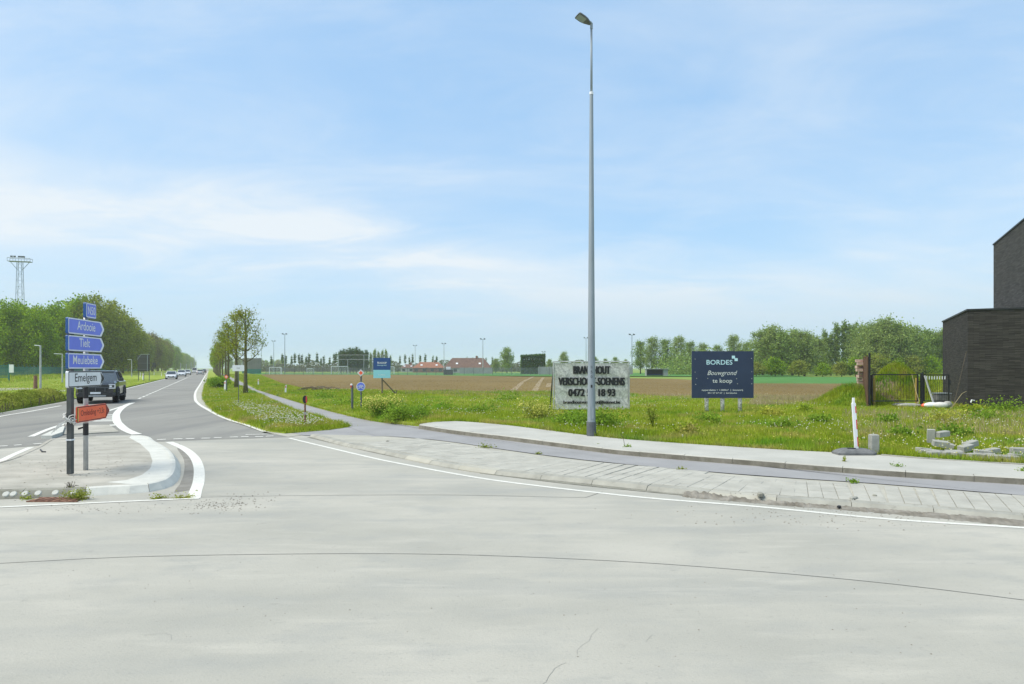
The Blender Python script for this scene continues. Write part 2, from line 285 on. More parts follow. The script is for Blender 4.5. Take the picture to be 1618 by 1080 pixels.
ORD = 'first second third fourth fifth sixth seventh eighth ninth tenth eleventh twelfth thirteenth fourteenth fifteenth sixteenth seventeenth'.split()
class MB:
    def __init__(s): s.v = []; s.f = []; s.m = []
    def add(s, vs, fs, mi=0):
        n = len(s.v); s.v += [tuple(v) for v in vs]; s.f += [tuple(i + n for i in f) for f in fs]; s.m += [mi] * len(fs)
        return s
    def box(s, c, d, rz=0, mi=0, M4=None, ch=0.0):
        x, y, z = d[0] / 2, d[1] / 2, d[2] / 2
        if ch:      # chamfered top rim
            ring = lambda a, b, zz: [(-a, -b, zz), (a, -b, zz), (a, b, zz), (-a, b, zz)]
            vs = ring(x, y, -z) + ring(x, y, z - ch) + ring(x - ch, y - ch, z)
            fs = [(3, 2, 1, 0), (8, 9, 10, 11)] + [(k + i, k + (i + 1) % 4, k + 4 + (i + 1) % 4, k + 4 + i) for k in (0, 4) for i in range(4)]
        else:
            vs = [(i * x, j * y, k * z) for k in (-1, 1) for j in (-1, 1) for i in (-1, 1)]
            fs = [(0, 2, 3, 1), (4, 5, 7, 6), (0, 1, 5, 4), (2, 6, 7, 3), (0, 4, 6, 2), (1, 3, 7, 5)]
        T = M4 if M4 is not None else Matrix.Translation(Vector(c)) @ Matrix.Rotation(rz, 4, 'Z')
        return s.add([T @ Vector(v) for v in vs], fs, mi)
    def tube(s, pts, r, n=8, mi=0, cap=True):
        pts = [Vector(p) for p in pts]; rs = r if isinstance(r, (list, tuple)) else [r] * len(pts)
        vs = []; fs = []
        up = None
        for i, p in enumerate(pts):
            d = (pts[min(i + 1, len(pts) - 1)] - pts[max(i - 1, 0)]).normalized()
            if up is None: up = d.orthogonal().normalized()
            up = (up - d * up.dot(d)).normalized(); w = d.cross(up)
            vs += [p + (up * math.cos(2 * pi * k / n) + w * math.sin(2 * pi * k / n)) * rs[i] for k in range(n)]
        for i in range(len(pts) - 1):
            fs += [(i * n + k, i * n + (k + 1) % n, (i + 1) * n + (k + 1) % n, (i + 1) * n + k) for k in range(n)]
        if cap: fs += [tuple(range(n))[::-1], tuple(range((len(pts) - 1) * n, len(pts) * n))]
        return s.add(vs, fs, mi)
    def beam(s, a, b, w, h=None, mi=0):
        a, b = Vector(a), Vector(b); h = h or w; d = (b - a).normalized()
        u = d.cross(Vector((0, 0, 1)));
        if u.length < 1e-3: u = Vector((1, 0, 0))
        u.normalize(); t = u.cross(d)
        vs = [p + u * i * w / 2 + t * j * h / 2 for p in (a, b) for i, j in ((-1, -1), (1, -1), (1, 1), (-1, 1))]
        return s.add(vs, [(3, 2, 1, 0), (4, 5, 6, 7)] + [(k, (k + 1) % 4, 4 + (k + 1) % 4, 4 + k) for k in range(4)], mi)
    def poly(s, pts, mi=0):
        tri = tessellate_polygon([[Vector((p[0], p[1], 0)) for p in pts]])
        out = []
        for t in tri:
            a, b, c = (Vector(pts[i]) for i in t)
            if (b - a).cross(c - a).z < 0: t = (t[0], t[2], t[1])
            out.append(t)
        return s.add(pts, out, mi)
    def slab(s, pts, z0, z1, mi=0):
        pts = [(p[0], p[1], z1) for p in pts]
        if sum(pts[i - 1][0] * pts[i][1] - pts[i][0] * pts[i - 1][1] for i in range(len(pts))) < 0: pts = pts[::-1]
        s.poly(pts, mi); n = len(pts)
        vs = pts + [(p[0], p[1], z0) for p in pts]
        return s.add(vs, [(i, n + i, n + (i + 1) % n, (i + 1) % n) for i in range(n)], mi)
    def prism(s, outline, T, th, mi=0):       # outline in (u, v) -> T @ (u, 0, v), thickness along +y of T
        n = len(outline); vs = [T @ Vector((u, 0, v)) for u, v in outline] + [T @ Vector((u, th, v)) for u, v in outline]
        fs = [(i, (i + 1) % n, n + (i + 1) % n, n + i)[::-1] for i in range(n)]
        tri = tessellate_polygon([[Vector((u, v, 0)) for u, v in outline]])
        for t in tri: fs.append(tuple(t)); fs.append(tuple(i + n for i in t[::-1]))
        return s.add(vs, fs, mi)
    def loft(s, secs, mi=0, cap=True):        # secs: equal-length rings of points
        n = len(secs[0]); vs = [v for r in secs for v in r]; fs = []
        for i in range(len(secs) - 1): fs += [(i * n + k, i * n + (k + 1) % n, (i + 1) * n + (k + 1) % n, (i + 1) * n + k) for k in range(n)]
        if cap: fs += [tuple(range(n))[::-1], tuple(range((len(secs) - 1) * n, len(secs) * n))]
        return s.add(vs, fs, mi)
    def mesh(s, name, smooth=False, fix=False):
        me = bpy.data.meshes.new(name); me.from_pydata(s.v, [], s.f); me.polygons.foreach_set('material_index', s.m)
        if smooth: me.polygons.foreach_set('use_smooth', [True] * len(s.f))
        if fix:
            import bmesh
            bm = bmesh.new(); bm.from_mesh(me); bmesh.ops.recalc_face_normals(bm, faces=bm.faces); bm.to_mesh(me); bm.free()
        me.update(); return me
    def build(s, name, m, parent=None, loc=None, rot=None, smooth=False, fix=False):
        return link(name, s.mesh(name, smooth, fix), m, parent, loc, rot)

def np_mesh(name, V, Fc, mats, smooth=False):
    """V (n,3), Fc (m,k) index array"""
    me = bpy.data.meshes.new(name); n, (m_, k) = len(V), Fc.shape
    me.vertices.add(n); me.vertices.foreach_set('co', V.astype(np.float32).ravel())
    me.loops.add(m_ * k); me.loops.foreach_set('vertex_index', Fc.astype(np.int32).ravel())
    me.polygons.add(m_); me.polygons.foreach_set('loop_start', np.arange(0, m_ * k, k, dtype=np.int32)); me.polygons.foreach_set('loop_total', np.full(m_, k, dtype=np.int32))
    me.update(calc_edges=True)
    for x in mats: me.materials.append(x)
    return me

def catmull(pts, step=0.4):
    pts = [Vector(p) for p in pts]; e = [pts[0] * 2 - pts[1]] + pts + [pts[-1] * 2 - pts[-2]]; out = []
    for i in range(1, len(e) - 2):
        p0, p1, p2, p3 = e[i - 1:i + 3]; L = (p2 - p1).length; n = max(1, min(40, int(L / step)))
        for k in range(n):
            t = k / n; out.append(.5 * ((2 * p1) + (p2 - p0) * t + (2 * p0 - 5 * p1 + 4 * p2 - p3) * t * t + (3 * p1 - p0 - 3 * p2 + p3) * t ** 3))
    out.append(pts[-1]); return out
def ext(pts, d):        # carry a curve on in its own direction by d metres
    v = pts[-1] - pts[-2]; v.z = 0; return pts + [pts[-1] + v.normalized() * d]
def arclen(c):
    s = [0]
    for a, b in zip(c, c[1:]): s.append(s[-1] + (b - a).length)
    return s
def at_len(c, s, L):
    L = min(max(L, 0), s[-1]); i = int(np.searchsorted(s, L)) ; i = min(max(i, 1), len(c) - 1)
    t = (L - s[i - 1]) / max(1e-9, s[i] - s[i - 1]); return c[i - 1].lerp(c[i], t)
def stripe_mesh(mb, c, w, z, mi=0, w2=None):
    L = len(c); vs = []
    for i, p in enumerate(c):
        d = c[min(i + 1, L - 1)] - c[max(i - 1, 0)]; d.z = 0; d.normalize(); n = Vector((-d.y, d.x, 0))
        ww = w if w2 is None else w + (w2 - w) * i / (L - 1)
        vs += [(p.x + n.x * ww / 2, p.y + n.y * ww / 2, z), (p.x - n.x * ww / 2, p.y - n.y * ww / 2, z)]
    mb.add(vs, [(2 * i + 1, 2 * i + 3, 2 * i + 2, 2 * i) for i in range(L - 1)], mi)
def stripe(name, c, w, z, m, parent=None, w2=None):
    mb = MB(); stripe_mesh(mb, c, w, z, 0, w2); o = mb.build(name, m, parent)
    if parent is None: tag(o, kind='structure')
    return o
def kerb_run(c, side, prof, seg, mats, parent, name='kerb_stone', gap=0.008, l0=0.0, l1=None, pick=None, face=None):
    """stones along curve c; prof = [(offset to `side`, z)] ring"""
    s = arclen(c); L = l0; end = l1 or s[-1]; k = 0
    while L < end - .15:
        b = min(L + seg, end); mb = MB(); secs = []
        for q in range(4):
            l = L + gap / 2 + (b - L - gap) * q / 3; p = at_len(c, s, l); d = at_len(c, s, l + .05) - at_len(c, s, l - .05); d.z = 0; d.normalize(); n = Vector((-d.y, d.x, 0)) * side
            secs.append([Vector((p.x + n.x * o, p.y + n.y * o, z)) for o, z in prof])
        j = random.uniform(-.004, .004); secs = [[v + Vector((0, 0, j)) for v in r] for r in secs]
        mb.loft(secs)
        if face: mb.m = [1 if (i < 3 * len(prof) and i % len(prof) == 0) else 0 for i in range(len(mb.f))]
        m = pick(k, (L + b) / 2, at_len(c, s, (L + b) / 2)) if pick else mats
        mb.build(name, [m, face] if face else m, parent, fix=True); L = b; k += 1

def text(s, m, parent, T, w=None, h=None, off=0.0, shear=0.0, ext_=0.002, name='lettering', center=True, sp=1.0):
    cu = bpy.data.curves.new('t', 'FONT'); cu.body = s; cu.size = 1; cu.offset = off; cu.shear = shear; cu.space_character = sp
    cu.resolution_u = 3
    to = bpy.data.objects.new('t', cu); me = bpy.data.meshes.new_from_object(to); bpy.data.objects.remove(to); bpy.data.curves.remove(cu)
    n = len(me.vertices); co = np.zeros(n * 3, np.float32); me.vertices.foreach_get('co', co); co = co.reshape(-1, 3)
    mn, mx = co.min(0), co.max(0); sx = w / (mx[0] - mn[0]) if w else None; sy = h / (mx[1] - mn[1]) if h else None
    sx = sx or sy; sy = sy or sx; cx = (mn[0] + mx[0]) / 2 if center else mn[0]
    V = np.stack([(co[:, 0] - cx) * sx, np.zeros(n), (co[:, 1] - mn[1]) * sy], 1)
    A = np.array(T); V = V @ A[:3, :3].T + A[:3, 3]
    me.vertices.foreach_set('co', V.astype(np.float32).ravel()); me.update(); me.name = 'lettering'
    me.materials.clear(); return link(name, me, m, parent)
def bold(s_, m, parent, T, w, h, off, d):
    # heavy condensed print: the same word printed three times with a small shift
    base = text(s_, m, parent, T, w=w - 2 * d, h=h, off=off); me = base.data; n = len(me.vertices); u = Vector((T[0][0], T[1][0], T[2][0])); y = Vector((T[0][1], T[1][1], T[2][1]))
    vs = [v.co.copy() for v in me.vertices]; fs = [tuple(p.vertices) for p in me.polygons]; mb = MB()
    for k in (-1, 0, 1): mb.add([v + u * d * k - y * (.0015 * (k + 1)) for v in vs], fs)
    base.data = mb.mesh('lettering'); base.data.materials.append(m); bpy.data.meshes.remove(me); return base
def frame(o, u, up=(0, 0, 1)):     # matrix with x=u, z=up, y=pointing away from the reader
    u = Vector(u).normalized(); up = Vector(up).normalized(); y = up.cross(u)
    return Matrix(((u.x, y.x, up.x, o[0]), (u.y, y.y, up.y, o[1]), (u.z, y.z, up.z, o[2]), (0, 0, 0, 1)))
def TT(x=0, y=0, z=0): return Matrix.Translation((x, y, z))

def struct(name, mb, m, parent=None):
    o = mb.build(name, m, parent)
    if parent is None: tag(o, kind='structure')
    return o

# ------------------------------------------------------------------ ground sheets
mb = MB(); mb.poly([(-2000, -120, -.06), (2000, -120, -.06), (2000, 3600, -.06), (-2000, 3600, -.06)]); struct('ground', mb, M['farturf'])

mb = MB(); mb.poly([(-70, -30, 0), (70, -30, 0), (70, 8, 0)] + [P(1618, 800), P(1200, 770), P(800, 735), P(600, 700), P(520, 684), P(455, 684), P(343, 690), P(255, 693), P(160, 689), P(59, 700), P(0, 704), P(-200, 722), Vector((-70, 16, 0))])
struct('concrete_road', mb, M['concrete'])

left_edge = [P(-500, 760), P(-150, 690), P(0, 652.5), P(79, 638), P(140, 626)]
a = [R(-8.2, y) for y in (66, 90, 140, 300, 1500)]; b = [R(-1.0, y) for y in (1500, 300, 140, 90)]
pts = catmull(left_edge + a[:1], 2) + a[1:] + b + [P(309, 629), P(314, 640), P(328, 649), P(356, 663), P(388, 673), P(418, 684), P(460, 690), P(400, 692.5), P(343, 694), P(255, 697.5), P(59, 704), P(0, 708.5), P(-200, 727), P(-500, 780)]
mb = MB(); mb.poly([(p[0], p[1], .004) for p in pts]); struct('asphalt_road', mb, M['asphalt'])

# gravel gutter between road line and verge
verge_l = [R(-.55, 184), R(-.45, 130), P(323.5, 613.5, .05), P(323.5, 629.7, .05), P(339.7, 648, .05), P(365, 660, .05), P(400, 671, .05), P(425, 679.5, .05), P(450, 682.5, .05), P(489, 680, .05), P(520, 678, .05), P(556, 673.6, .05)]
verge_l = [R(-.6, 500)] + catmull(verge_l, .5)
line_r = catmull([R(-1.15, 500), R(-1.15, 300), R(-1.15, 130), P(316.6, 606.6), P(309.6, 618), P(308.5, 630), P(314, 638), P(328, 647), P(356, 661), P(388, 671), P(418, 682)], .5)
mb = MB(); g = [(p.x, p.y, .008) for p in line_r] + [P(455, 690, .008), P(500, 684, .008)] + [(p.x, p.y, .008) for p in verge_l[::-1][3:]]
mb.poly(g); struct('gutter', mb, M['strip'])

# cycle path
def pz(px): t = min(max((px - 480) / 150, 0), 1); return .03 + .05 * t * t * (3 - 2 * t)
def pc(l): return [P(x, y, pz(x)) for x, y in l]
path_lo = [(1618, 782.6), (1406.7, 765.3), (1200, 751.5), (1096.7, 742.8), (973, 731.7), (874, 720.6), (800, 710.5), (696.7, 695.6), (622.5, 689.4), (594, 688), (566, 680), (547, 672.5), (529.5, 667.5), (503, 659.5), (464, 649), (438, 636.6), (415, 626)]
path_up = [(1618, 759.8), (1406.7, 747), (1200, 732), (1047, 718.5), (973, 713), (899, 705), (800, 692.2), (721, 682.5), (662, 673.5), (591, 665), (538, 654), (485.5, 640), (433, 624), (406, 615.5)]
lo = pc(path_lo); lo = [lo[0] + (lo[0] - lo[1]).normalized() * 14] + lo
up = pc(path_up); up = [up[0] + (up[0] - up[1]).normalized() * 14] + up
lo_c = catmull(lo, .5) + [R(3.35, y, .03) for y in (75, 110, 200, 500)]; up_c = catmull(up, .5) + [R(4.5, y, .03) for y in (100, 200, 500)]
mb = MB(); mb.slab([(p.x, p.y, 0) for p in lo_c + up_c[::-1]], -.02, .03); 
# lofted sheet over it that carries the rise
n = 120; sl, su = arclen(lo_c[:-2]), arclen(up_c[:-1])
vs = []
for i in range(n + 1):
    A = at_len(lo_c[:-2], sl, sl[-1] * i / n); B = at_len(up_c[:-1], su, su[-1] * i / n); vs += [A + Vector((0, 0, .004)), B + Vector((0, 0, .004))]
mb.add(vs, [(2 * i, 2 * i + 2, 2 * i + 3, 2 * i + 1)[::-1] for i in range(n)])
struct('cycle_path', mb, M['path'])

mb = MB(); mb.poly([P(604, 688.5, .078), P(596, 687, .075), P(566, 679, .058), P(553, 673.5, .046), P(520, 679, .03), P(489, 681.5, .02), P(462, 684, .012), P(480, 687.5, .012), P(535, 688.8, .04), P(580, 689.2, .07)]); struct('path_apron', mb, M['path'])
# paver strip between road and cycle path with its sloping kerb
kb = [(489, 690), (538, 703.5), (598, 716), (647, 727), (721, 741.5), (800, 752.7), (923.6, 765), (1050, 778.6), (1200, 793), (1406.7, 808), (1618, 826)]
kb_c = ext(catmull([P(x, y) for x, y in kb], .4), 12)
plo = [p for p in lo_c if P(592, 688, .06).x <= p.x]           # path's lower edge, right to left
strip = empty('paver_strip', (0, 0, 0), kind='structure')
top = [Vector((p.x, p.y, .074)) for p in kb_c]
def off_curve(c, d):
    out = []
    for i, p in enumerate(c):
        t = c[min(i + 1, len(c) - 1)] - c[max(i - 1, 0)]; t.z = 0; t.normalize(); out.append(Vector((p.x - t.y * d, p.y + t.x * d, p.z)))
    return out
kin = off_curve(top, .10)
mb = MB(); mb.poly([(p.x, p.y, .072) for p in kin] + [(p.x, p.y, .072) for p in plo]); mb.build('strip_base', M['strip'], strip)
def kpick(k, l, p): return M['kerb'] if random.random() < .7 else M['strip']
kerb_run(kb_c, 1, [(0, -.02), (0, .015), (.07, .078), (.24, .085), (.24, -.02)], 1.0, None, strip, pick=kpick)
# pavers
s_k = arclen(kb_c); pav = []
plo2 = np.array([(p.x, p.y) for p in plo])
L = s_k[-1] - .3; tw, th = .205, .305
while L > 3.0:
    p = at_len(kb_c, s_k, L); d = at_len(kb_c, s_k, L + .1) - at_len(kb_c, s_k, L - .1); d.z = 0; d.normalize(); n_ = Vector((-d.y, d.x, 0))
    # distance across to the path edge
    rel = plo2 - np.array((p.x, p.y)); al = rel @ np.array((d.x, d.y)); ac = rel @ np.array((n_.x, n_.y)); j = np.argmin(abs(al)); W = ac[j]
    k = 0
    while .255 + (k + 1) * th < W - .02:
        q = p + n_ * (.255 + (k + .5) * th); pav.append((q.x, q.y, math.atan2(d.y, d.x))); k += 1
    L -= tw
vis = sorted([q for q in pav if abs(q[0] / q[1]) < .78], key=lambda q: q[0] ** 2 + q[1] ** 2)
pm = []
for i in range(4):
    b_ = MB(); b_.box((0, 0, 0), (tw - .008, th - .008, .03), ch=.004); me = b_.mesh('paver'); me.materials.append(M['paver']); pm.append(me)
mb = MB(); cnt = 0
for i, q in enumerate(vis + [x for x in pav if x not in set(vis)]):
    z = .072 + random.uniform(-.002, .003)
    if i < 300:
        link('paver', random.choice(pm), None, strip, (q[0], q[1], z), (random.uniform(-.008, .008), random.uniform(-.008, .008), q[2] + random.uniform(-.01, .01)))
    else: mb.box((q[0], q[1], z), (tw - .008, th - .008, .03), q[2], ch=.004)
if mb.v: tag(mb.build('paver_field', M['paver'], strip), kind='stuff')

# sidewalk by the meadow
SW = .20
sf = [(662, 670.5), (721, 679), (800, 688.4), (933.5, 704.5), (998, 711.4), (1200, 726.8), (1406.7, 742), (1618, 754.4)]
sb = [(662, 669.5), (687, 666), (721, 664.7), (800, 671), (933.5, 687.7), (1022.5, 695.8), (1200, 707.7), (1329, 714.6), (1393.8, 718.2), (1448, 722.7), (1618, 733)]
sf_c = ext(catmull([P(x, y, SW) for x, y in sf], .4), 14); sb_c = ext(catmull([P(x, y, SW) for x, y in sb], .4), 14)
walk = empty('sidewalk', (0, 0, 0), kind='structure')
sfi = off_curve(sf_c, .12)
mb = MB(); mb.poly([(p.x, p.y, SW - .004) for p in sfi] + [(p.x, p.y, SW - .004) for p in sb_c[::-1]]); mb.build('walk_surface', M['walk'], walk)
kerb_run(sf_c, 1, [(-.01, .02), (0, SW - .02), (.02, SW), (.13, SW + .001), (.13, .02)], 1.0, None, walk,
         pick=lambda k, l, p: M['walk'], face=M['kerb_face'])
sbs = arclen(sb_c); i0 = [i for i, p in enumerate(sb_c) if p.x > P(1385, 717, SW).x][0]
kerb_run(sb_c[i0:], 1, [(-.10, .0), (-.10, SW + .012), (0, SW + .012), (0, .0)], 1.0, M['kerb'], walk, name='edging_stone')

# meadow, verge and left lawns
MZ = .17
up_near = [Vector((p.x, p.y, 0)) for p in up_c if P(664, 673, .08).x >= p.x and p.y < 101]
field_near = [P(413, 592.7, .15), P(447, 607, .15), P(485.5, 615.5, .15), P(530, 616, .15), P(577, 617, .15), P(640, 618.5, .15), P(880, 620, .15), P(1060, 626.5, .15), P(1310, 627, .15), P(1700, 628, .15), Vector((60, 42, .15))]
meadow_poly = [Vector((p.x, p.y, 0)) for p in sb_c[::-1]] + up_near + [R(4.5, 300), Vector((-120, 300, 0))] + field_near
mb = MB(); mb.slab(meadow_poly, -.05, MZ); struct('meadow', mb, M['turf'])
verge_r = [Vector((p.x, p.y, 0)) for p in lo_c if P(549, 674, .05).x >= p.x]
verge_poly = [Vector((p.x, p.y, 0)) for p in verge_l] + verge_r
mb = MB(); mb.slab(verge_poly, -.02, .05); struct('verge', mb, M['turf'])
left_poly = [P(-500, 758), P(-150, 689), P(0, 651.5), P(79, 637), P(140, 625), R(-8.5, 66), R(-8.5, 90), R(-8.5, 500), R(-36, 500), R(-36, 60), Vector((-90, 25, 0))]
mb = MB(); mb.slab(left_poly, -.03, .05); struct('lawn', mb, M['turf'])
# grass bank up to the green fence
mb = MB(); ys = (70, 110, 150, 200, 300, 500)
for a_, b_ in zip(ys, ys[1:]):
    mb.add([R(-26, a_, .05), R(-26, b_, .05), R(-33, b_, .55), R(-33, a_, .55), R(-70, a_, .6), R(-70, b_, .6)], [(0, 1, 2, 3)[::-1], (3, 2, 5, 4)[::-1]])
struct('grass_bank', mb, M['turf'])

# ploughed field, tracks, crop strip
fld = [Vector((p.x, p.y, .155)) for p in field_near] + [Vector((80, 42, .155)), P(1700, 606.5, .155), P(1196, 605, .155), P(1060, 598, .155), P(860, 595, .155), P(640, 592, .155), P(413, 591, .155)]
mb = MB(); mb.poly(fld); struct('ploughed_field', mb, M['soil'])
crop = [P(1190, 605.2, .16), P(1720, 607, .16), P(1720, 596, .16), P(1180, 595, .16)]
mb = MB(); mb.poly(crop); struct('crop_strip', mb, M['crop'])
for l in ([(843, 594.6), (826, 603), (808, 619)], [(858.5, 596), (851, 606), (843, 621)], [(868, 605), (866, 611)]):
    stripe('field_track', [P(x, y, .155) for x, y in l], .5, .162, M['track'])

# joints and markings on the concrete
J = lambda l: catmull([P(x, y) for x, y in l], .3)
stripe('joint', J([(-200, 899), (0, 890), (200, 880), (450, 875.3), (650, 875), (809, 879), (1009, 888.5), (1209, 903.5), (1409, 922.5), (1618, 948), (1750, 966)]), .010, .003, M['sealant'])
stripe('joint', J([(314, 785.5), (400, 783.8), (560, 782), (720, 782), (870, 785), (925, 786), (940, 781), (952, 777)]), .012, .003, M['sealant'])
def crack(l, seed, w=.0028):
    r_ = random.Random(seed); c = J(l); c = [p + Vector((r_.uniform(-.012, .012), r_.uniform(-.012, .012), 0)) for p in catmull(c, .06)]; stripe('hairline_crack', c, w, .003, M['crack'])
crack([(855, 1085), (872, 1062), (884, 1050), (893, 1046)], 1); crack([(910, 1035), (918, 1020), (930, 1012), (934, 1003), (945, 992)], 2, .002); crack([(1022, 1014), (1030, 1002)], 3, .002); crack([(230, 1003), (262, 1000), (270, 1010)], 4, .002)
crack([(1100, 792), (1108, 800)], 5); crack([(300, 784), (340, 783), (420, 783.5)], 6, .006)
stripe('white_line', J([(457, 692), (523.6, 708), (597.8, 725.3), (647, 735), (721, 748.8), (800, 761.2), (948, 778.7), (1047, 788.6), (1200, 800.6), (1406.7, 820.2), (1618, 833.6), (1900, 851)]), .10, .004, M['line'])
stripe('white_line', [Vector((p.x, p.y, 0)) for p in line_r], .16, .012, M['line'])
stripe('white_line', [R(-8.0, y) for y in (62, 90, 140, 300, 800)], .15, .012, M['line'])
stripe('white_line', J([(-200, 711), (-60, 673), (0, 658), (45, 650.5), (96, 641)]), .15, .012, M['line'])
stripe('white_line', J([(-200, 703), (-60, 666), (0, 652.8), (60, 642.5), (108, 634.5)]), .10, .010, M['kerb_white'])
stripe('white_line', J([(49, 690), (80, 677), (115, 666), (145, 657), (168.5, 650), (190, 643), (211, 636)]), .17, .012, M['line'])
stripe('white_line', J([(209, 636.5), (200, 640), (192, 645), (186, 651), (183.5, 657), (185, 666), (190, 672), (197, 678), (207, 683), (216.6, 686.5)]), .28, .014, M['line'])
stripe('white_line', J([(267, 698), (290, 708), (306, 721), (314, 738), (314, 760), (309, 776), (306.5, 787)]), .19, .004, M['line'])
stripe('white_line', J([(-100, 805.5), (0, 801.4), (150, 794.5), (299, 788), (315, 787.5)]), .085, .0065, M['line'])
stripe('white_line', J([(-90, 765), (-30, 742), (0, 728.5), (25, 716.5), (49, 706.5)]), .15, .004, M['line'])
stripe('white_line', J([(388, 687), (431, 686.3)]), .14, .016, M['line'])
for x0, x1, y0, y1 in ((0, 12, 705.2, 704.6), (22, 34, 703.8, 703), (53, 66, 701.8, 700.8), (248, 262, 694.8, 694.3), (274, 288, 693.8, 693.4), (294, 307, 693.2, 693), (318, 332, 692.6, 692.4), (338, 350, 691.7, 691.4), (363, 376, 690.8, 690.5), (381, 393, 690.2, 690), (403, 416, 690, 689.8), (420, 432, 689.5, 689)):
    stripe('dash_mark', [P(x0, y0), P(x1, y1)], .16, .012, M['line'])
for y in np.arange(44, 90, 2.6): stripe('dash_mark', [R(-4.58, y), R(-4.58, y + 1.7)], .14, .012, M['line'])
stripe('white_line', [R(-4.58, y) for y in (90, 110, 140)], .13, .012, M['line'])
for k in range(26): stripe('dash_mark', [R(-4.58, 142 + k * 10), R(-4.58, 146 + k * 10)], .13, .012, M['line'])
for (x0, x1, y) in ((164, 181, 656), (162, 182, 659.3), (160, 184, 662.6), (148, 185.5, 665.3), (172, 190, 672)):
    stripe('hatch_mark', [P(x0, y), P(x1, y - .6)], .50, .012, M['line'])
# dirt in the gutter on the right
rg = random.Random(4); g0 = J([(1080, 783), (1200, 792), (1406.7, 806), (1618, 824), (1850, 842)])
mb = MB(); s0 = arclen(g0); rows = []
for i in range(160):
    l = s0[-1] * i / 159; p = at_len(g0, s0, l); w = .12 + .33 * min(1, l / 6) + rg.uniform(-.035, .035)
    d = at_len(g0, s0, l + .1) - at_len(g0, s0, l - .1); n_ = Vector((-d.y, d.x, 0)).normalized()
    rows.append([p + n_ * .10 + Vector((0, 0, .07 + rg.uniform(-.02, .02))), p + n_ * .0 + Vector((0, 0, .03 + rg.uniform(0, .02))), p - n_ * w * .5 + Vector((0, 0, .016 + rg.uniform(0, .012))), p - n_ * w + Vector((0, 0, .002))])
mb.add([v for r in rows for v in r], [(4 * i + k, 4 * i + k + 1, 4 * i + k + 5, 4 * i + k + 4) for i in range(159) for k in range(3)])
tag(mb.build('gutter_dirt', M['dirt'], fix=True), kind='stuff')
mb = MB(); mb.poly([p + Vector((0, 0, .003)) for p in J([(283, 700), (296, 713), (309, 735), (308, 760), (301, 774), (275, 778), (284, 765), (291, 745), (290, 725), (280, 709)])]); tag(mb.build('gutter_silt', M['silt']), kind='structure')
for k, l in enumerate(([(489, 690.5), (560, 707), (640, 724), (760, 745)], [(760, 747), (900, 764), (1090, 783)])):
    stripe('gutter_stain', J(l), .14 if k == 0 else .10, .006, M['kerb_dirty'])

# ------------------------------------------------------------------ traffic islands
isl = [(9, 724, .12), (49, 706.5, .12), (69, 695, .12), (86.5, 691, .12), (150, 688, .12), (230, 687, .12), (252, 696, .12), (274, 709, .12), (284.5, 725, .10), (286, 743, .06), (281, 758, .03), (268, 769.5, .01), (246, 776.5, 0), (212, 780, 0), (168, 782, 0), (126, 785, 0), (60, 787, 0), (0, 789, 0), (-60, 788, 0), (-95, 774, .06), (-85, 752, .12)]
iw = [P(*q) for q in isl]; iw = [Vector((p.x, p.y, 0)) for p in iw]; ic = catmull(iw + [iw[0]], .3)
if sum(ic[i - 1].x * ic[i].y - ic[i].x * ic[i - 1].y for i in range(len(ic))) < 0: ic = ic[::-1]
island = empty('traffic_island', (0, 0, 0), kind='structure')
inn = off_curve(ic, .185)
mb = MB(); mb.poly([(p.x, p.y, .118) for p in inn[:-1]]); mb.build('island_surface', M['island'], island)
def ipick(k, l, p):
    px = 809 + p.x / p.y * F; near = p.y < 13.5
    if near and px < 124: return M['kerb_dirty']
    if px > 150: return M['kerb_white']
    return M['kerb'] if px > 100 else M['island']
kerb_run(ic, 1, [(0, -.01), (.02, .02), (.10, .115), (.15, .127), (.20, .127), (.20, -.01)], .9, None, island, pick=ipick)
# pale worn band inside the kerb on the right
rim_ = off_curve(ic, .19)
run = [i for i in range(1, len(ic) - 1) if (809 + ic[i].x / ic[i].y * F > 172 and ic[i].y < 12) or (809 + ic[i].x / ic[i].y * F > 212 and ic[i].y >= 12)]
mb = MB(); mb.poly([(rim_[i].x, rim_[i].y, .1205) for i in run] + [tuple(P(x, y, .1205)) for x, y in ((204, 691), (222, 701), (236, 714), (241, 728), (237, 740), (224, 750), (200, 758), (166, 761.5))]); mb.build('pale_band', M['kerb_white'], island)
isl_s = arclen(ic); front = []
for k in range(int(isl_s[-1] / .02)):
    p = at_len(ic, isl_s, k * .02)
    if p.y < 11.4: front.append((809 + p.x / p.y * F, k * .02))
for px in (5, 17, 36, 58, 85, 114):
    l = min(front, key=lambda t: abs(t[0] - px))[1]; p = at_len(ic, isl_s, l); d = (at_len(ic, isl_s, l + .03) - at_len(ic, isl_s, l - .03)).normalized(); n_ = Vector((-d.y, d.x, 0)); w = (n_ * .08 + Vector((0, 0, .095))).normalized(); nn = d.cross(w).normalized()
    if nn.dot(Vector((0, -1, 1))) < 0: nn = -nn
    c_ = p + n_ * .062 + Vector((0, 0, .070)); mb = MB()
    vs = [c_ - nn * .004 + (d * math.cos(t * pi / 8) * .052 + w * math.sin(t * pi / 8) * .050) for t in range(16)]
    vs2 = [c_ + nn * .012 + (d * math.cos(t * pi / 8) * .040 + w * math.sin(t * pi / 8) * .038) for t in range(16)]
    mb.loft([vs, vs2]); mb.build('reflector_stud', M['kerb_white'], island, fix=True)
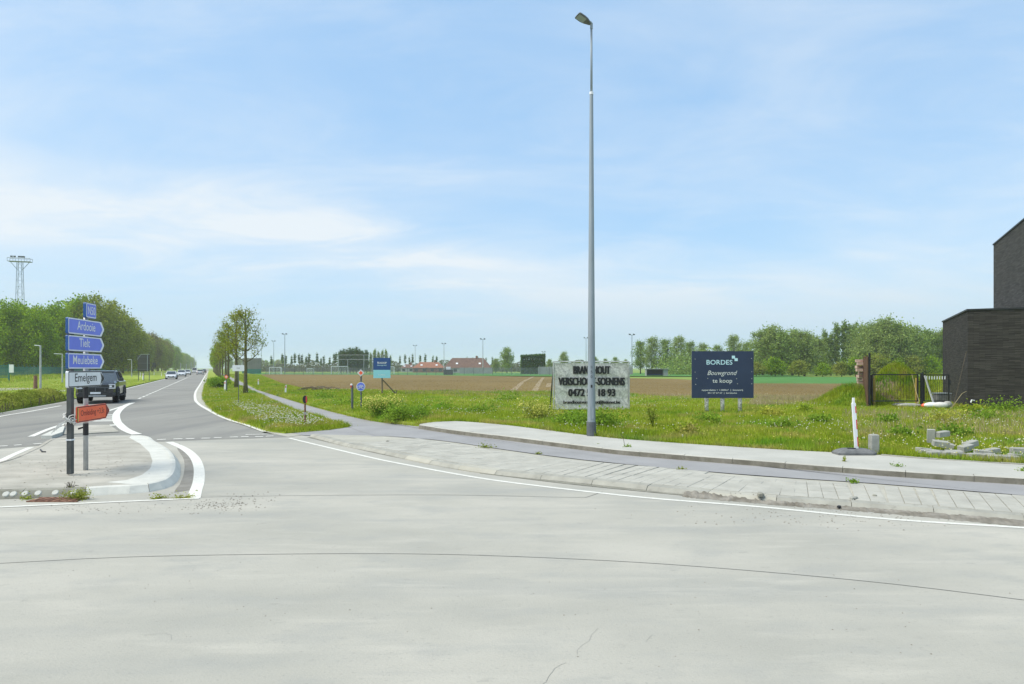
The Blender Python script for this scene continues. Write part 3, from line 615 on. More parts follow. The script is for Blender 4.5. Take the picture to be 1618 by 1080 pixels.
# flat nose island
nose = empty('nose_island', (0, 0, 0), kind='structure')
mb = MB(); mb.slab([P(104, 673, .06), P(140, 670, .06), P(173, 669.5, .06), P(188, 680, .06), P(150, 682, .06), P(100, 684, .06)], -.01, .034); mb.build('nose_surface', M['island'], nose)
mb = MB(); mb.slab([P(65, 690, .06), P(80, 683, .06), P(103, 673, .06), P(99, 684, .06), P(82, 690, .06)], -.01, .10); mb.build('kerb_stone', M['kerb_white'], nose)
# drain grate
gr = empty('drain_grate', P(92, 790, 0), label='rusty slotted drain grate set in the gutter before the studded kerb', cat='drain grate')
mb = MB(); mb.poly([(-.36, -.13, .004), (.36, -.13, .004), (.36, .13, .004), (-.36, .13, .004)]); mb.build('grate_pit', M['black_iron'], gr)
for k in range(6):
    mb = MB(); x = -.30 + k * .115; mb.beam((x - .03, -.12, .014), (x + .05, .12, .014), .055, .02); mb.build('grate_bar', M['rust'], gr)
mb = MB()
for y in (-.135, .135): mb.box((0, y, .010), (.76, .03, .018))
mb.build('frame', M['rust'], gr)

# ------------------------------------------------------------------ the dark brick house on the right
H0 = Vector((20.9, 31.3, 0)); HA = Vector((.438, .899, 0)).normalized(); HB = Vector((.899, -.438, 0)).normalized()
def hp(a, b, z): return H0 + HA * a + HB * b + Vector((0, 0, z))
house = empty('brick_house', H0, math.atan2(HB.y, HB.x), label='dark brick house with a low flat roofed wing and a taller grey block above it', cat='house')
HI = (Matrix.Translation(H0) @ Matrix.Rotation(math.atan2(HB.y, HB.x), 4, 'Z'))      # local: x along HB, y along HA
mb = MB(); mb.box((6.5, 4.45, 2.37), (13, 8.9, 4.54)); mb.build('wing_wall', M['brick'], house)
mb = MB()
for c, d in (((6.5, -.012, 4.665), (13.09, .06, .075)), ((-.02, 4.45, 4.665), (.06, 8.98, .075)), ((6.5, 8.9, 4.665), (13.09, .06, .075))): mb.box(c, d)
mb.build('roof_edge', M['black_iron'], house)
mb = MB(); mb.box((6.5, 4.45, 4.66), (12.9, 8.8, .03)); mb.build('flat_roof', M['darkbox'], house)
mb = MB(); mb.box((8.1, 3.92, 6.68), (11.8, 7.26, 4.0)); mb.build('upper_wall', M['brick2'], house)
mb = MB()
for c, d in (((8.1, .28, 8.71), (11.88, .06, .07)), ((2.19, 3.92, 8.71), (.06, 7.34, .07)), ((8.1, 7.56, 8.71), (11.88, .06, .07))): mb.box(c, d)
mb.build('upper_roof_edge', M['black_iron'], house)
mb = MB(); mb.box((8.1, 3.92, 8.70), (11.7, 7.16, .03)); mb.build('upper_roof', M['darkbox'], house)

# ------------------------------------------------------------------ the tall street lamp
lp = P(934.5, 688, SW); lamp = empty('street_lamp', (lp.x, lp.y, SW), label='very tall grey street lamp standing on the sidewalk before the white banner', cat='street lamp')
Yl = lp.y; m_px = Yl / F
zt = ZY(38, Yl) - SW; zj = ZY(148, Yl) - SW; zs = ZY(666, Yl) - SW
mb = MB(); mb.tube([(0, 0, 0), (0, 0, zs)], [.128, .126], 16); mb.build('base_sleeve', M['galv_dark'], lamp, smooth=False)
mb = MB(); mb.tube([(0, 0, zs), (0, 0, zj)], [.108, .046], 16, cap=False); mb.build('pole', M['galv'], lamp, smooth=True)
mb = MB(); mb.tube([(0, 0, zj - .02), (0, 0, zj + .05)], [.054, .054], 14); mb.build('collar', M['white'], lamp)
mb = MB(); mb.tube([(0, 0, zj), (0, 0, zt)], [.032, .028], 12, cap=True); mb.build('upper_pole', M['galv'], lamp, smooth=True)
mb = MB(); mb.tube([(0, 0, zt - .12), (0, 0, zt + .03)], [.036, .036], 12); mb.tube([(0, 0, zt), (-.05, -.03, zt + .05)], .04, 8)
# flat head tilted up to the left
hd = Matrix.Translation((-.21, -.08, zt + .08)) @ Matrix.Rotation(math.radians(22), 4, 'Z') @ Matrix.Rotation(math.radians(24), 4, 'Y') @ Matrix.Scale(.8, 4)
mb.build('neck', M['galv'], lamp)
mb = MB(); prof = [(-.27, .035, .16), (-.24, .05, .19), (-.05, .06, .19), (.08, .075, .15), (.20, .07, .08), (.26, .05, .05)]
mb.loft([[hd @ Vector(v) for v in ((x, -w, -.015), (x, w, -.015), (x, w * .9, t * .6), (x, w * .5, t), (x, -w * .5, t), (x, -w * .9, t * .6))] for x, t, w in prof]); hb = mb.build('lamp_head', M['galv_dark'], lamp, fix=True)
mb = MB(); mb.box(None, (.28, .28, .012), M4=hd @ TT(-.10, 0, -.022)); mb.build('lens', M['galv'], hb)
mb = MB(); mb.box(None, (.26, .02, .03), M4=hd @ TT(-.10, 0, .065)); mb.build('fin', M['galv'], hb)
for k, ch in enumerate('N50 1'):
    if ch != ' ': text(ch, M['black'], lamp, frame((-.01, -.124 + .0, ZY(579 + k * 7.5, Yl) - SW - .05), (1, 0, 0)), w=.045, h=.075)
mb = MB(); mb.box((.0, -.112, .62), (.09, .012, .32)); mb.build('door', M['galv'], lamp)

# ------------------------------------------------------------------ direction signs on the island
SD = Vector((-.163, .987, 0)).normalized(); S0 = Vector((-7.67, 11.8, 0)); SNm = Vector((SD.y, -SD.x, 0))  # faces the reader
# S coordinates: u along the panel, z up, front towards SNm
def sgn(u, d, z): return S0 + SD * u + SNm * d + Vector((0, 0, z))
ds = empty('direction_sign', (S0.x, S0.y, .12), label='tall direction signpost with three blue panels and one white panel on the island', cat='road sign')
IZ = Matrix.Translation((-S0.x, -S0.y, -.12))
def pts_local(v): return IZ @ v
mb = MB(); mb.box(pts_local(sgn(.20, -.055, 1.5)), (.08, .08, 2.72)); mb.build('post', M['post_grey'], ds)
mb = MB(); a = pts_local(sgn(.80, -.055, 0)); mb.tube([(a.x, a.y, 0), (a.x, a.y, 2.90)], .042, 12); rp = mb.build('post', M['silver'], ds, smooth=True)
for z0, z1 in ((1.32, 1.62), (.64, .86)):
    mb = MB(); mb.tube([(a.x, a.y, z0), (a.x, a.y, z1)], .046, 12); mb.build('band', M['black'], rp)
mb = MB(); mb.beam((a.x, a.y, .80), (a.x - .12, a.y - .02, .76), .05, .03); mb.build('clip', M['black'], rp)
mb = MB(); a2 = pts_local(sgn(.20, -.055, 0)); mb.box((a2.x, a2.y, .62), (.10, .10, .025)); mb.build('cable_tie', M['white'], ds)
TS = lambda u, d, z: frame(pts_local(sgn(u, d, z)), SD)
def arrow(L, h, tip, r=.03, ins=0.0):
    o = []
    def arc(cx, cy, a0, a1):
        for k in range(5):
            t = math.radians(a0 + (a1 - a0) * k / 4); o.append((cx + math.cos(t) * (r - ins * .6), cy + math.sin(t) * (r - ins * .6)))
    r_ = r
    arc(r_ + ins * .4, -h / 2 + r_ + ins * .4, 180, 270); o.append((L - tip - ins * .35, -h / 2 + ins)); o.append((L - ins * 1.35, -.012)); o.append((L - ins * 1.35, .012)); o.append((L - tip - ins * .35, h / 2 - ins))
    arc(r_ + ins * .4, h / 2 - r_ - ins * .4, 90, 180); return o
def panel(parent, u0, L, z0, z1, words, face, rim, ink, edge, th=.045, textw=.6, tcx=.5, d=0.0, tip=.13, ts=.55):
    h = z1 - z0; zc = (z0 + z1) / 2; T = TS(u0, d, zc)
    mb = MB(); mb.prism(arrow(L, h, tip), T @ TT(0, -.0, 0), th); p = mb.build('panel', edge, parent, fix=True)
    mb = MB(); mb.prism(arrow(L, h, tip, ins=.004), T @ TT(0, -.003, 0), .003); mb.build('border', rim, p, fix=True)
    mb = MB(); mb.prism(arrow(L - (.06 if face == M['blue'] else 0), h, tip, ins=.024), T @ TT(0, -.006, 0), .003); mb.build('face', face, p, fix=True)
    text(words, ink, p, T @ TT(L * tcx, -.008, -h * ts / 2 + (0.02 if 'g' not in words else -.012)), w=L * textw, h=h * (ts + (.12 if 'g' in words else 0)), off=.005)
    return p
panel(ds, 0, 1.45, 2.596, 2.88, 'Ardooie', M['blue'], M['white'], M['white'], M['blue_edge'], tcx=.47, textw=.50)
panel(ds, 0, 1.45, 2.297, 2.574, 'Tielt', M['blue'], M['white'], M['white'], M['blue_edge'], tcx=.42, textw=.29)
panel(ds, 0, 1.45, 1.985, 2.262, 'Meulebeke', M['blue'], M['white'], M['white'], M['blue_edge'], tcx=.45, textw=.68)
p = panel(ds, 0, 1.45, 1.655, 1.945, 'Emelgem', M['white'], M['white'], M['black'], M['white'], tcx=.46, textw=.60)
for c in list(p.children):
    if c.name.startswith('border'): c.data.materials[0] = M['black']; 
T = TS(0, 0, 1.80); mb = MB(); mb.prism(arrow(1.45, .29, .13, ins=.0), T @ TT(0, -.0015, 0), .0015); mb.build('white_rim', M['white'], p, fix=True)
mb = MB(); T = TS(1.27, .010, 1.80); mb.prism([(0, -.12), (.145, -.012), (.145, .012), (0, .12), (.05, 0)], T, .003); mb.build('arrow_tip', M['black'], p, fix=True)
def rrect(w, h, r):
    o = []
    for cx, cy, a0 in ((-w / 2 + r, -h / 2 + r, 180), (w / 2 - r, -h / 2 + r, 270), (w / 2 - r, h / 2 - r, 0), (-w / 2 + r, h / 2 - r, 90)):
        o += [(cx + math.cos(math.radians(a0 + k * 22.5)) * r, cy + math.sin(math.radians(a0 + k * 22.5)) * r) for k in range(5)]
    return o
T = TS(.89, 0, 3.06); mb = MB(); mb.prism(rrect(.42, .28, .03), T, .05); p = mb.build('number_plate', M['blue_edge'], ds, fix=True)
mb = MB(); mb.prism(rrect(.40, .262, .03), T @ TT(0, -.003, 0), .003); mb.build('border', M['white'], p, fix=True)
mb = MB(); mb.prism(rrect(.365, .228, .02), T @ TT(0, -.006, 0), .003); mb.build('face', M['blue'], p, fix=True)
text('N50', M['white'], p, T @ TT(0, -.008, -.075), w=.29, h=.15, off=.004)

og = empty('detour_sign', pts_local(Vector((0, 0, 0))) * 0 + Vector((S0.x, S0.y, .12)), label='orange arrow-shaped detour sign tied low on the signpost', cat='detour sign')
p = panel(og, .20, 1.36, 1.03, 1.315, 'Omleiding +3,5t', M['orange'], M['orange_dark'], M['orange_dark'], M['orange'], d=.05, th=.02, tcx=.46, textw=.72, tip=.16, ts=.36)
T = TS(.20, .05, 1.1725); mb = MB(); mb.prism(arrow(1.36, .285, .16, ins=0), T @ TT(0, -.0015, 0), .0015); mb.build('orange_rim', M['orange'], p, fix=True)
mb = MB(); mb.prism([(1.18, -.115), (1.345, -.012), (1.345, .012), (1.18, .115), (1.215, 0)], T @ TT(0, -.009, 0), .003); mb.build('arrow_tip', M['orange_dark'], p, fix=True)
mb = MB(); mb.prism([(.02, -.12), (.045, -.12), (.045, .12), (.02, .12)], T @ TT(0, -.009, 0), .003); mb.build('reflective_strip', M['petal_yellow'], p, fix=True)
# plastic strapping knotted round the front post
kn = empty('plastic_strapping', sgn(.20, -.055, 1.10), label='pale plastic strapping knotted around the grey signpost beside the orange sign', cat='strapping')
mb = MB(); r_ = random.Random(3)
for k in range(9):
    c = []; ph = r_.uniform(0, 6); tl = r_.uniform(-.12, .12)
    for q in range(14):
        t = ph + q / 13 * 2 * pi * r_.uniform(.9, 1.0); rr = .062 + r_.uniform(0, .05); c.append((math.cos(t) * rr, math.sin(t) * rr, tl * math.cos(t) + r_.uniform(-.03, .03)))
    mb.tube(c, .008, 4)
for k in range(4):
    e = Vector((r_.uniform(-.05, .22), -.12, 0)); mb.tube([(.02, -.06, 0), (-.08 - .02 * k, -.10, -.08), (-.13 - .04 * k, -.12, -.15 - .03 * k)], .007, 4)
mb.build('knot', M['tape'], kn)

# ------------------------------------------------------------------ billboards
def Bd(px, Y): return Vector(((px - 809) / F * Y, Y, 0))
# white banner in a tubular frame
Yb = P(880, 648, MZ).y; xl, xr_ = Bd(874.5, Yb).x, Bd(994, Yb).x; wb = xr_ - xl; zb, ztp = ZY(646, Yb), ZY(571, Yb)
bn = empty('banner', ((xl + xr_) / 2, Yb, MZ), label='grey and white printed firewood banner stretched in a tube frame behind the street lamp', cat='banner')
mb = MB(); nx, nz_ = 40, 24; vs = []
for j in range(nz_ + 1):
    for i in range(nx + 1):
        u, v = i / nx - .5, j / nz_; vs.append((u * (wb - .10), .012 * math.sin(u * 31) * math.sin(v * 7) + .01 * math.sin(v * 19 + u * 8), zb + .04 + v * (ztp - zb - .10) - MZ))
mb.add(vs, [(j * (nx + 1) + i, j * (nx + 1) + i + 1, (j + 1) * (nx + 1) + i + 1, (j + 1) * (nx + 1) + i) for j in range(nz_) for i in range(nx)])
m = bpy.data.materials.new('banner_print'); m.use_nodes = True; nd, ln = m.node_tree.nodes, m.node_tree.links; M['banner'] = m
tc = nd.new('ShaderNodeTexCoord'); wv = nd.new('ShaderNodeTexWave'); wv.inputs['Scale'].default_value = 1.1; wv.inputs['Distortion'].default_value = 14; wv.inputs['Detail'].default_value = 5; wv.inputs['Detail Scale'].default_value = 2
mpn = nd.new('ShaderNodeMapping'); mpn.inputs['Rotation'].default_value = (0, .6, 0); ln.new(tc.outputs['Object'], mpn.inputs[0]); ln.new(mpn.outputs[0], wv.inputs[0])
vo = nd.new('ShaderNodeTexVoronoi'); vo.feature = 'DISTANCE_TO_EDGE'; vo.inputs['Scale'].default_value = 2.6
nz1 = nd.new('ShaderNodeTexNoise'); nz1.inputs['Scale'].default_value = 14; nz1.inputs['Detail'].default_value = 8; nz1.inputs['Roughness'].default_value = .8; ln.new(mpn.outputs[0], nz1.inputs[0])
m3 = nd.new('ShaderNodeMapping'); m3.inputs['Scale'].default_value = (1.5, 1, .8); m3.inputs['Rotation'].default_value = (0, -.7, 0); ln.new(tc.outputs['Object'], m3.inputs[0]); ln.new(m3.outputs[0], vo.inputs[0])
ad = nd.new('ShaderNodeMath'); ad.operation = 'MULTIPLY'; ad.inputs[1].default_value = .16; ln.new(wv.outputs['Fac'], ad.inputs[0])
a2_ = nd.new('ShaderNodeMath'); a2_.operation = 'ADD'; ln.new(ad.outputs[0], a2_.inputs[0]); ln.new(nz1.outputs['Fac'], a2_.inputs[1])
vr = nd.new('ShaderNodeMapRange'); ln.new(vo.outputs['Distance'], vr.inputs['Value']); vr.inputs['From Max'].default_value = .05; vr.inputs['To Min'].default_value = -.12; vr.inputs['To Max'].default_value = 0
a3_ = nd.new('ShaderNodeMath'); a3_.operation = 'ADD'; ln.new(a2_.outputs[0], a3_.inputs[0]); ln.new(vr.outputs[0], a3_.inputs[1])
rp_ = nd.new('ShaderNodeValToRGB'); rp_.color_ramp.elements[0].position = .34; rp_.color_ramp.elements[1].position = .80; rp_.color_ramp.elements[0].color = (.27, .27, .255, 1); rp_.color_ramp.elements[1].color = (.72, .72, .68, 1)
ln.new(a3_.outputs[0], rp_.inputs[0]); ln.new(rp_.outputs[0], nd['Principled BSDF'].inputs['Base Color'])
sheet = mb.build('banner_sheet', m, bn, smooth=True)
mb = MB(); r0 = .028
for x in (-wb / 2, wb / 2): mb.tube([(x, 0, -.1), (x, 0, ztp - MZ)], r0, 8)
for z in (zb - MZ, ztp - MZ): mb.tube([(-wb / 2, 0, z), (wb / 2, 0, z)], r0, 8)
mb.build('tube_frame', M['silver'], bn)
for x in (-wb / 2, wb / 2): mb = MB(); mb.beam((x, .05, ztp - MZ - .3), (x + (.1 if x > 0 else -.1), 1.0, -.05), .05); mb.build('brace', M['post_grey'], bn)
bz = lambda py: ZY(py, Yb) - MZ
for s, y0, y1, x0, x1 in (('BRANDHOUT', 590.5, 578.0, 905.5, 964.5), ('VERSCHOOT-SOENENS', 608.5, 596.0, 882, 987.5), ('0472 56 18 93', 626.0, 614.0, 897.5, 972.5), ('brandhoutverschoot@telenet.be', 639.0, 632.0, 890, 980)):
    w = (x1 - x0) * Yb / F; bold(s, M['black'], bn, frame((((x0 + x1) / 2 - 809) / F * Yb - bn.location.x, -.035, bz(y0)), (1, 0, 0)), w, bz(y1) - bz(y0), .012, .022 if y0 < 630 else .009)

# navy board on birch posts
Yn = P(1140, 651, MZ).y; nl, nr = Bd(1093, Yn).x, Bd(1190.5, Yn).x; wn_ = nr - nl; zb, ztp = ZY(628.5, Yn) - MZ, ZY(554.5, Yn) - MZ
bb = empty('sale_board', ((nl + nr) / 2, Yn, MZ), label='large navy building plot board on three birch posts in the meadow', cat='billboard')
mb = MB(); mb.box((0, 0, (zb + ztp) / 2), (wn_, .05, ztp - zb)); mb.build('board', M['navy'], bb)
nzf = lambda py: ZY(py, Yn) - MZ
nxf = lambda px: (px - 809) / F * Yn - bb.location.x
for x, lean in ((1117, .02), (1142.5, 0), (1170.5, -.01)):
    mb = MB(); mb.tube([(nxf(x) + lean, .09, -.1), (nxf(x), .09, zb + .3)], [.075, .09], 10); mb.build('post', M['birch'], bb, smooth=True)
    mb = MB(); mb.beam((nxf(x) + .05, .12, zb + .2), (nxf(x) + .10, .5, -.05), .06); mb.build('brace', M['timber'], bb)
    mb = MB(); mb.tube([(nxf(x), .09, -.05), (nxf(x), .09, .06)], .10, 8); mb.build('post_collar', M['post_grey'], bb)
def bt(s, x0, x1, y0, y1, m, **k): text(s, m, bb, frame((nxf((x0 + x1) / 2), -.032, nzf(y0)), (1, 0, 0)), w=(x1 - x0) * Yn / F, h=nzf(y1) - nzf(y0), **k)
bt('BORDES', 1116, 1157, 575.8, 568.3, M['sky_print'], off=.012)
bt('Bouwgrond', 1117.5, 1164.5, 594.5, 585.2, M['white'], shear=.35, off=-.004)
bt('te koop', 1125.5, 1156.5, 606.5, 597.8, M['white'], off=0)
bt('oppervlakte > 1.000m²  |  bouwvrij', 1108.5, 1173.5, 617.8, 614.5, M['white'], off=.01)
bt('051 57 67 57  |  bordes.be', 1118, 1164, 622.3, 619.3, M['white'], off=.01)
for (x0, x1, y0, y1) in ((1156.0, 1161.0, 566.3, 561.6), (1160.2, 1165.2, 570.2, 565.6)):
    mb = MB(); mb.box(((nxf(x0) + nxf(x1)) / 2, -.032 - (.003 if x0 > 1160 else 0), (nzf(y0) + nzf(y1)) / 2), (nxf(x1) - nxf(x0), .006, nzf(y1) - nzf(y0))); mb.build('logo_square', M['sky_print'], bb)
for x, y in ((1098, 567), (1187, 566), (1098, 587.5), (1187.5, 587), (1100.5, 597.5), (1118, 597.5), (1163.5, 598), (1187.5, 598), (1099, 607), (1165, 606), (1187.5, 606)):
    mb = MB(); mb.tube([(nxf(x), -.026, nzf(y)), (nxf(x), -.034, nzf(y))], .018, 8); mb.build('screw_head', M['silver'], bb)

# small blue sale board far left
Y3 = P(605, 624, MZ).y * 1.0; z3 = lambda py: ZY(py, Y3) - MZ; b3 = empty('sale_board', (Bd(603.5, Y3).x, Y3, MZ), label='small blue and pale cyan sale board on a timber post beside the round blue sign', cat='billboard')
w3 = 27 * Y3 / F
mb = MB(); mb.box((0, 0, (z3(565) + z3(584)) / 2), (w3, .04, z3(565) - z3(584))); mb.build('upper_panel', M['board_blue'], b3)
mb = MB(); mb.box((0, 0, (z3(584.1) + z3(597)) / 2), (w3, .04, z3(584.1) - z3(597))); mb.build('lower_panel', M['board_cyan'], b3)
text('TE KOOP', M['white'], b3, frame((0, -.025, z3(574.5)), (1, 0, 0)), w=15 * Y3 / F, h=3 * Y3 / F, off=.02)
text('bouwgrond', M['sky_print'], b3, frame((0, -.025, z3(578)), (1, 0, 0)), w=14 * Y3 / F, h=2.2 * Y3 / F, off=.01)
text('bordes.be', M['white'], b3, frame((0, -.025, z3(592.6)), (1, 0, 0)), w=11 * Y3 / F, h=1.6 * Y3 / F, off=.01)
mb = MB(); mb.tube([(0, .06, -.1), (0, .06, z3(570))], .055, 8); mb.build('post', M['timber'], b3)
mb = MB(); mb.beam((.04, .1, z3(600)), (20 * Y3 / F, .6, .05), .07); mb.build('brace', M['timber'], b3)
mb = MB(); mb.tube([(18.5 * Y3 / F, .6, -.1), (21 * Y3 / F, .62, .32)], .035, 6); mb.build('stake', M['timber'], b3)

# ------------------------------------------------------------------ small signs and posts
def disc(mb, T, r, th, n=24, mi=0): mb.prism([(math.cos(2 * pi * k / n) * r, math.sin(2 * pi * k / n) * r) for k in range(n)], T, th, mi)
p0 = P(570.5, 645, MZ); Yk = p0.y; cs = empty('cycle_sign', (p0.x, Yk, MZ), label='grey post with orange priority diamond above a round blue cycle path sign', cat='road sign')
zk = lambda py: ZY(py, Yk) - MZ
mb = MB(); mb.tube([(0, 0, -.05), (0, 0, zk(583))], .038, 10); mb.build('post', M['galv_dark'], cs)
mb = MB(); disc(mb, frame((0, -.055, zk(610.5)), (1, 0, 0)), 7 * Yk / F, .02); sg = mb.build('round_sign', M['white'], cs, fix=True)
mb = MB(); disc(mb, frame((0, -.060, zk(610.5)), (1, 0, 0)), 6.3 * Yk / F, .005); mb.build('sign_face', M['blue'], sg, fix=True)
mb = MB()      # bicycle pictogram: two wheels and a frame
for x in (-.095, .095):
    ring = [(x + math.cos(k * pi / 8) * .065, -.064, zk(610.5) - .03 + math.sin(k * pi / 8) * .065) for k in range(17)]; mb.tube(ring, .010, 4)
zc_ = zk(610.5) - .03
for a, b in (((-.095, 0), (-.03, .09)), ((-.03, .09), (.07, .09)), ((-.095, 0), (.01, 0)), ((.01, 0), (.07, .10)), ((.095, 0), (.06, .13)), ((.01, 0), (-.03, .12))):
    mb.beam((a[0], -.064, zc_ + a[1]), (b[0], -.064, zc_ + b[1]), .014)
mb.build('bicycle_symbol', M['white'], sg)
for s, m_, d in ((.92, M['white'], -.055), (.80, M['black'], -.058), (.76, M['white'], -.061), (.55, M['orange'], -.064)):
    r_ = 6.2 * Yk / F * s; mb = MB(); mb.prism([(r_, 0), (0, r_), (-r_, 0), (0, -r_)], frame((0, d, zk(588.8)), (1, 0, 0)), .02 if s == .92 else .003)
    o = mb.build('priority_diamond' if s == .92 else 'diamond_face', m_, cs if s == .92 else dm, fix=True)
    if s == .92: dm = o
p0 = P(556.5, 647, MZ); bp_ = empty('bollard_post', (p0.x, p0.y, MZ), label='slim dark bollard with a pale reflector cap just left of the round blue sign', cat='bollard')
mb = MB(); zz = ZY(608, p0.y) - MZ; mb.tube([(0, 0, -.05), (0, 0, zz)], .05, 10); mb.build('post', M['galv_dark'], bp_)
mb = MB(); mb.tube([(-.03, -.01, zz - .02), (-.03, -.01, zz + .06)], [.06, .035], 8); mb.build('cap', M['white'], bp_)
mb = MB(); mb.box((-.035, -.055, zz - .05), (.06, .02, .10)); mb.build('reflector', M['red'], bp_)
p0 = P(482, 672, .05); rw = empty('reflector_post', (p0.x, p0.y, .05), label='short rusty brown post with an oval red reflector at the verge tip', cat='bollard'); zz = ZY(637, p0.y) - .05
mb = MB(); mb.tube([(0, 0, -.05), (0, 0, zz)], .032, 8); mb.build('post', M['rust'], rw)
mb = MB(); mb.box((0, 0, zz * .55), (.09, .06, .08)); mb.build('bracket', M['silver'], rw)
zq = (ZY(624.5, p0.y) + ZY(637, p0.y)) / 2 - .05; rr = 6.2 * p0.y / F
mb = MB(); mb.prism([(math.cos(k * pi / 8) * rr * .55, math.sin(k * pi / 8) * rr) for k in range(16)], frame((0, -.03, zq), (1, 0, 0)), .06); o = mb.build('reflector_head', M['black'], rw, fix=True)
mb = MB(); mb.prism([(math.cos(k * pi / 8) * rr * .18, math.sin(k * pi / 8) * rr * .9) for k in range(16)], frame((rr * .42, -.036, zq), (1, 0, 0)), .01); mb.build('red_lens', M['red'], o, fix=True)
# white marker posts
def marker(px, py, h, z, label, w=.11):
    p = P(px, py, z); o = empty('marker_post', (p.x, p.y, z), random.uniform(-.3, .3), label=label, cat='marker post', group='white roadside marker posts')
    mb = MB(); lean = random.uniform(-.03, .05); sec = lambda x, z, s: [(x - w / 2 * s, -.04 * s, z), (x + w / 2 * s, -.04 * s, z), (x + w / 2 * s, .04 * s, z), (x - w / 2 * s, .04 * s, z)]
    mb.loft([sec(0, -.05, 1), sec(lean, h - .06, .95), [(v[0], v[1], v[2] + (.05 if v[0] > lean else 0)) for v in sec(lean, h - .02, .9)]]); mb.build('shaft', M['white'], o, fix=True)
    mb = MB(); mb.box((lean * .8, -.045, h * .8), (w * .5, .008, .14)); mb.build('reflector', M['red'], o)
marker(451, 621.5, .60, MZ, 'white marker post leaning beside the cycle path, nearest one on its right')
marker(408.3, 609, .66, MZ, 'white marker post beside the cycle path just right of the nearest tree')
marker(355.5, 617.5, .86, .05, 'stout white marker post beside the grey post in the verge', .16)
marker(371, 598, .7, .05, 'small white marker post between the trunks of the verge trees')
marker(225.8, 599.5, 1.0, .05, 'white marker post below the dark rear of the large road sign', .2)
marker(221.5, 595.5, 1.0, .05, 'thin white marker post left of the one under the dark sign')
marker(243.5, 592.5, .9, .05, 'white marker post right of the dark sign on the left lawn')
marker(255, 594, .9, .05, 'white marker post near the first white car on the lawn edge')
# grey post with orange diamond among the verge trees
p0 = P(358, 619, .05); g = empty('verge_post', (p0.x, p0.y, .05), label='grey verge post carrying a small orange diamond beside the white marker', cat='road sign')
hz_ = ZY(596, p0.y); mb = MB(); mb.tube([(0, 0, -.05), (0, 0, hz_)], .05, 8); mb.build('post', M['galv_dark'], g)
for s, m_, d in ((1.0, M['orange'], -.06), (.45, M['white'], -.066)):
    r_ = 3.4 * p0.y / F * s; mb = MB(); mb.prism([(r_, 0), (0, r_), (-r_, 0), (0, -r_)], frame((0, d, hz_ - .0), (1, 0, 0)), .015)
    if s == 1.0: dm = mb.build('diamond_plate', m_, g, fix=True)
    else: mb.build('centre', m_, dm, fix=True)
# pale name board seen over the verge
p0 = P(377, 640, .05); g = empty('place_sign', (p0.x, p0.y, .05), label='pale rectangular plate on a thin green post in front of the verge trees', cat='road sign'); h1 = ZY(576.5, p0.y) - .05; h0 = ZY(586, p0.y) - .05
mb = MB(); mb.tube([(0, 0, -.05), (0, 0, h0)], .022, 8); mb.build('post', M['galv_dark'], g)
mb = MB(); mb.prism(rrect(18 * p0.y / F, h1 - h0, .03), frame((0, -.04, (h0 + h1) / 2), (1, .05, 0)), .03); pl = mb.build('plate', M['white'], g, fix=True)
text('N50', M['black'], pl, frame((0, -.045, (h0 + h1) / 2 - .025), (1, .05, 0)), w=4.6 * p0.y / F, h=.05)
# large sign seen from behind on the left
Yb2 = 2 * F / (602 - HZ); zc2 = lambda py: ZY(py, Yb2); g = empty('large_road_sign', (Bd(227, Yb2).x, Yb2, .05), label='dark rear side of a large road sign on legs by the oncoming lane', cat='road sign')
mb = MB(); w_ = 19 * Yb2 / F; h0, h1 = zc2(586.5) - .05, zc2(560.5) - .05; mb.box((0, 0, (h0 + h1) / 2), (w_, .05, h1 - h0)); bd = mb.build('panel', M['darkbox'], g)
mb = MB(); mb.box((w_ * .33, -.05, (h0 + h1) / 2), (.07, .05, h1 - h0)); mb.build('stiffener', M['galv'], bd)
for z in (h0 + .3, (h0 + h1) / 2, h1 - .3): mb = MB(); mb.box((0, -.05, z), (w_, .04, .07)); mb.build('rail', M['galv_dark'], bd)
for x in (-w_ * .45, 0, w_ * .45): mb = MB(); mb.tube([(x, .05, -.05), (x, .05, h1 - .1)], .05, 8); mb.build('leg', M['galv_dark'], g)
mb = MB(); mb.beam((-w_ * .52, -.02, h1 - .7), (-w_ * .2, -.02, h1 + .1), .06); mb.beam((-w_ * .2, -.02, h1 + .1), (w_ * .5, -.02, h1 + .1), .06); mb.build('edge_trim', M['galv'], g)
# small dark back-to-front sign further on
p0 = Bd(243.5, 190); g = empty('small_road_sign', (p0.x, 190, .05), label='small dark square sign right of the large dark sign rear', cat='road sign'); mb = MB(); mb.tube([(0, 0, 0), (0, 0, ZY(573, 190))], .05, 6); mb.build('post', M['galv_dark'], g)
mb = MB(); mb.box((0, 0, ZY(577, 190)), (.9, .04, 1.2)); mb.build('plate', M['darkbox'], g)
# site marker in a rubber foot
p0 = P(1350, 717, SW); g = empty('site_marker', (p0.x, p0.y, SW), label='white and red plastic marker plank stuck upright in a grey rubber foot', cat='marker post')
tp = ZY(628, p0.y) - SW; mb = MB()
mb.loft([[(x * s, y * s, z) for x, y in ((-.40, -.16), (-.30, -.21), (.30, -.21), (.42, -.10), (.42, .10), (.30, .21), (-.30, .21), (-.40, .16))] for s, z in ((1, .0), (1, .04), (.82, .085), (.55, .12))]); ft = mb.build('rubber_foot', M['rubber'], g, fix=True)
mb = MB(); mb.box((-.1, -.08, .118), (.16, .05, .04)); mb.build('handle_slot', M['black'], ft)
mb = MB(); sec = lambda x, z, w, t: [(x - w, -t, z), (x + w, -t, z), (x + w, t, z), (x - w, t, z)]
mb.loft([sec(.045, .09, .034, .022), sec(-.018, tp - .12, .036, .022), sec(-.02, tp - .10, .02, .02), sec(-.022, tp, .018, .018)]); pk = mb.build('plank', M['white'], g, fix=True)
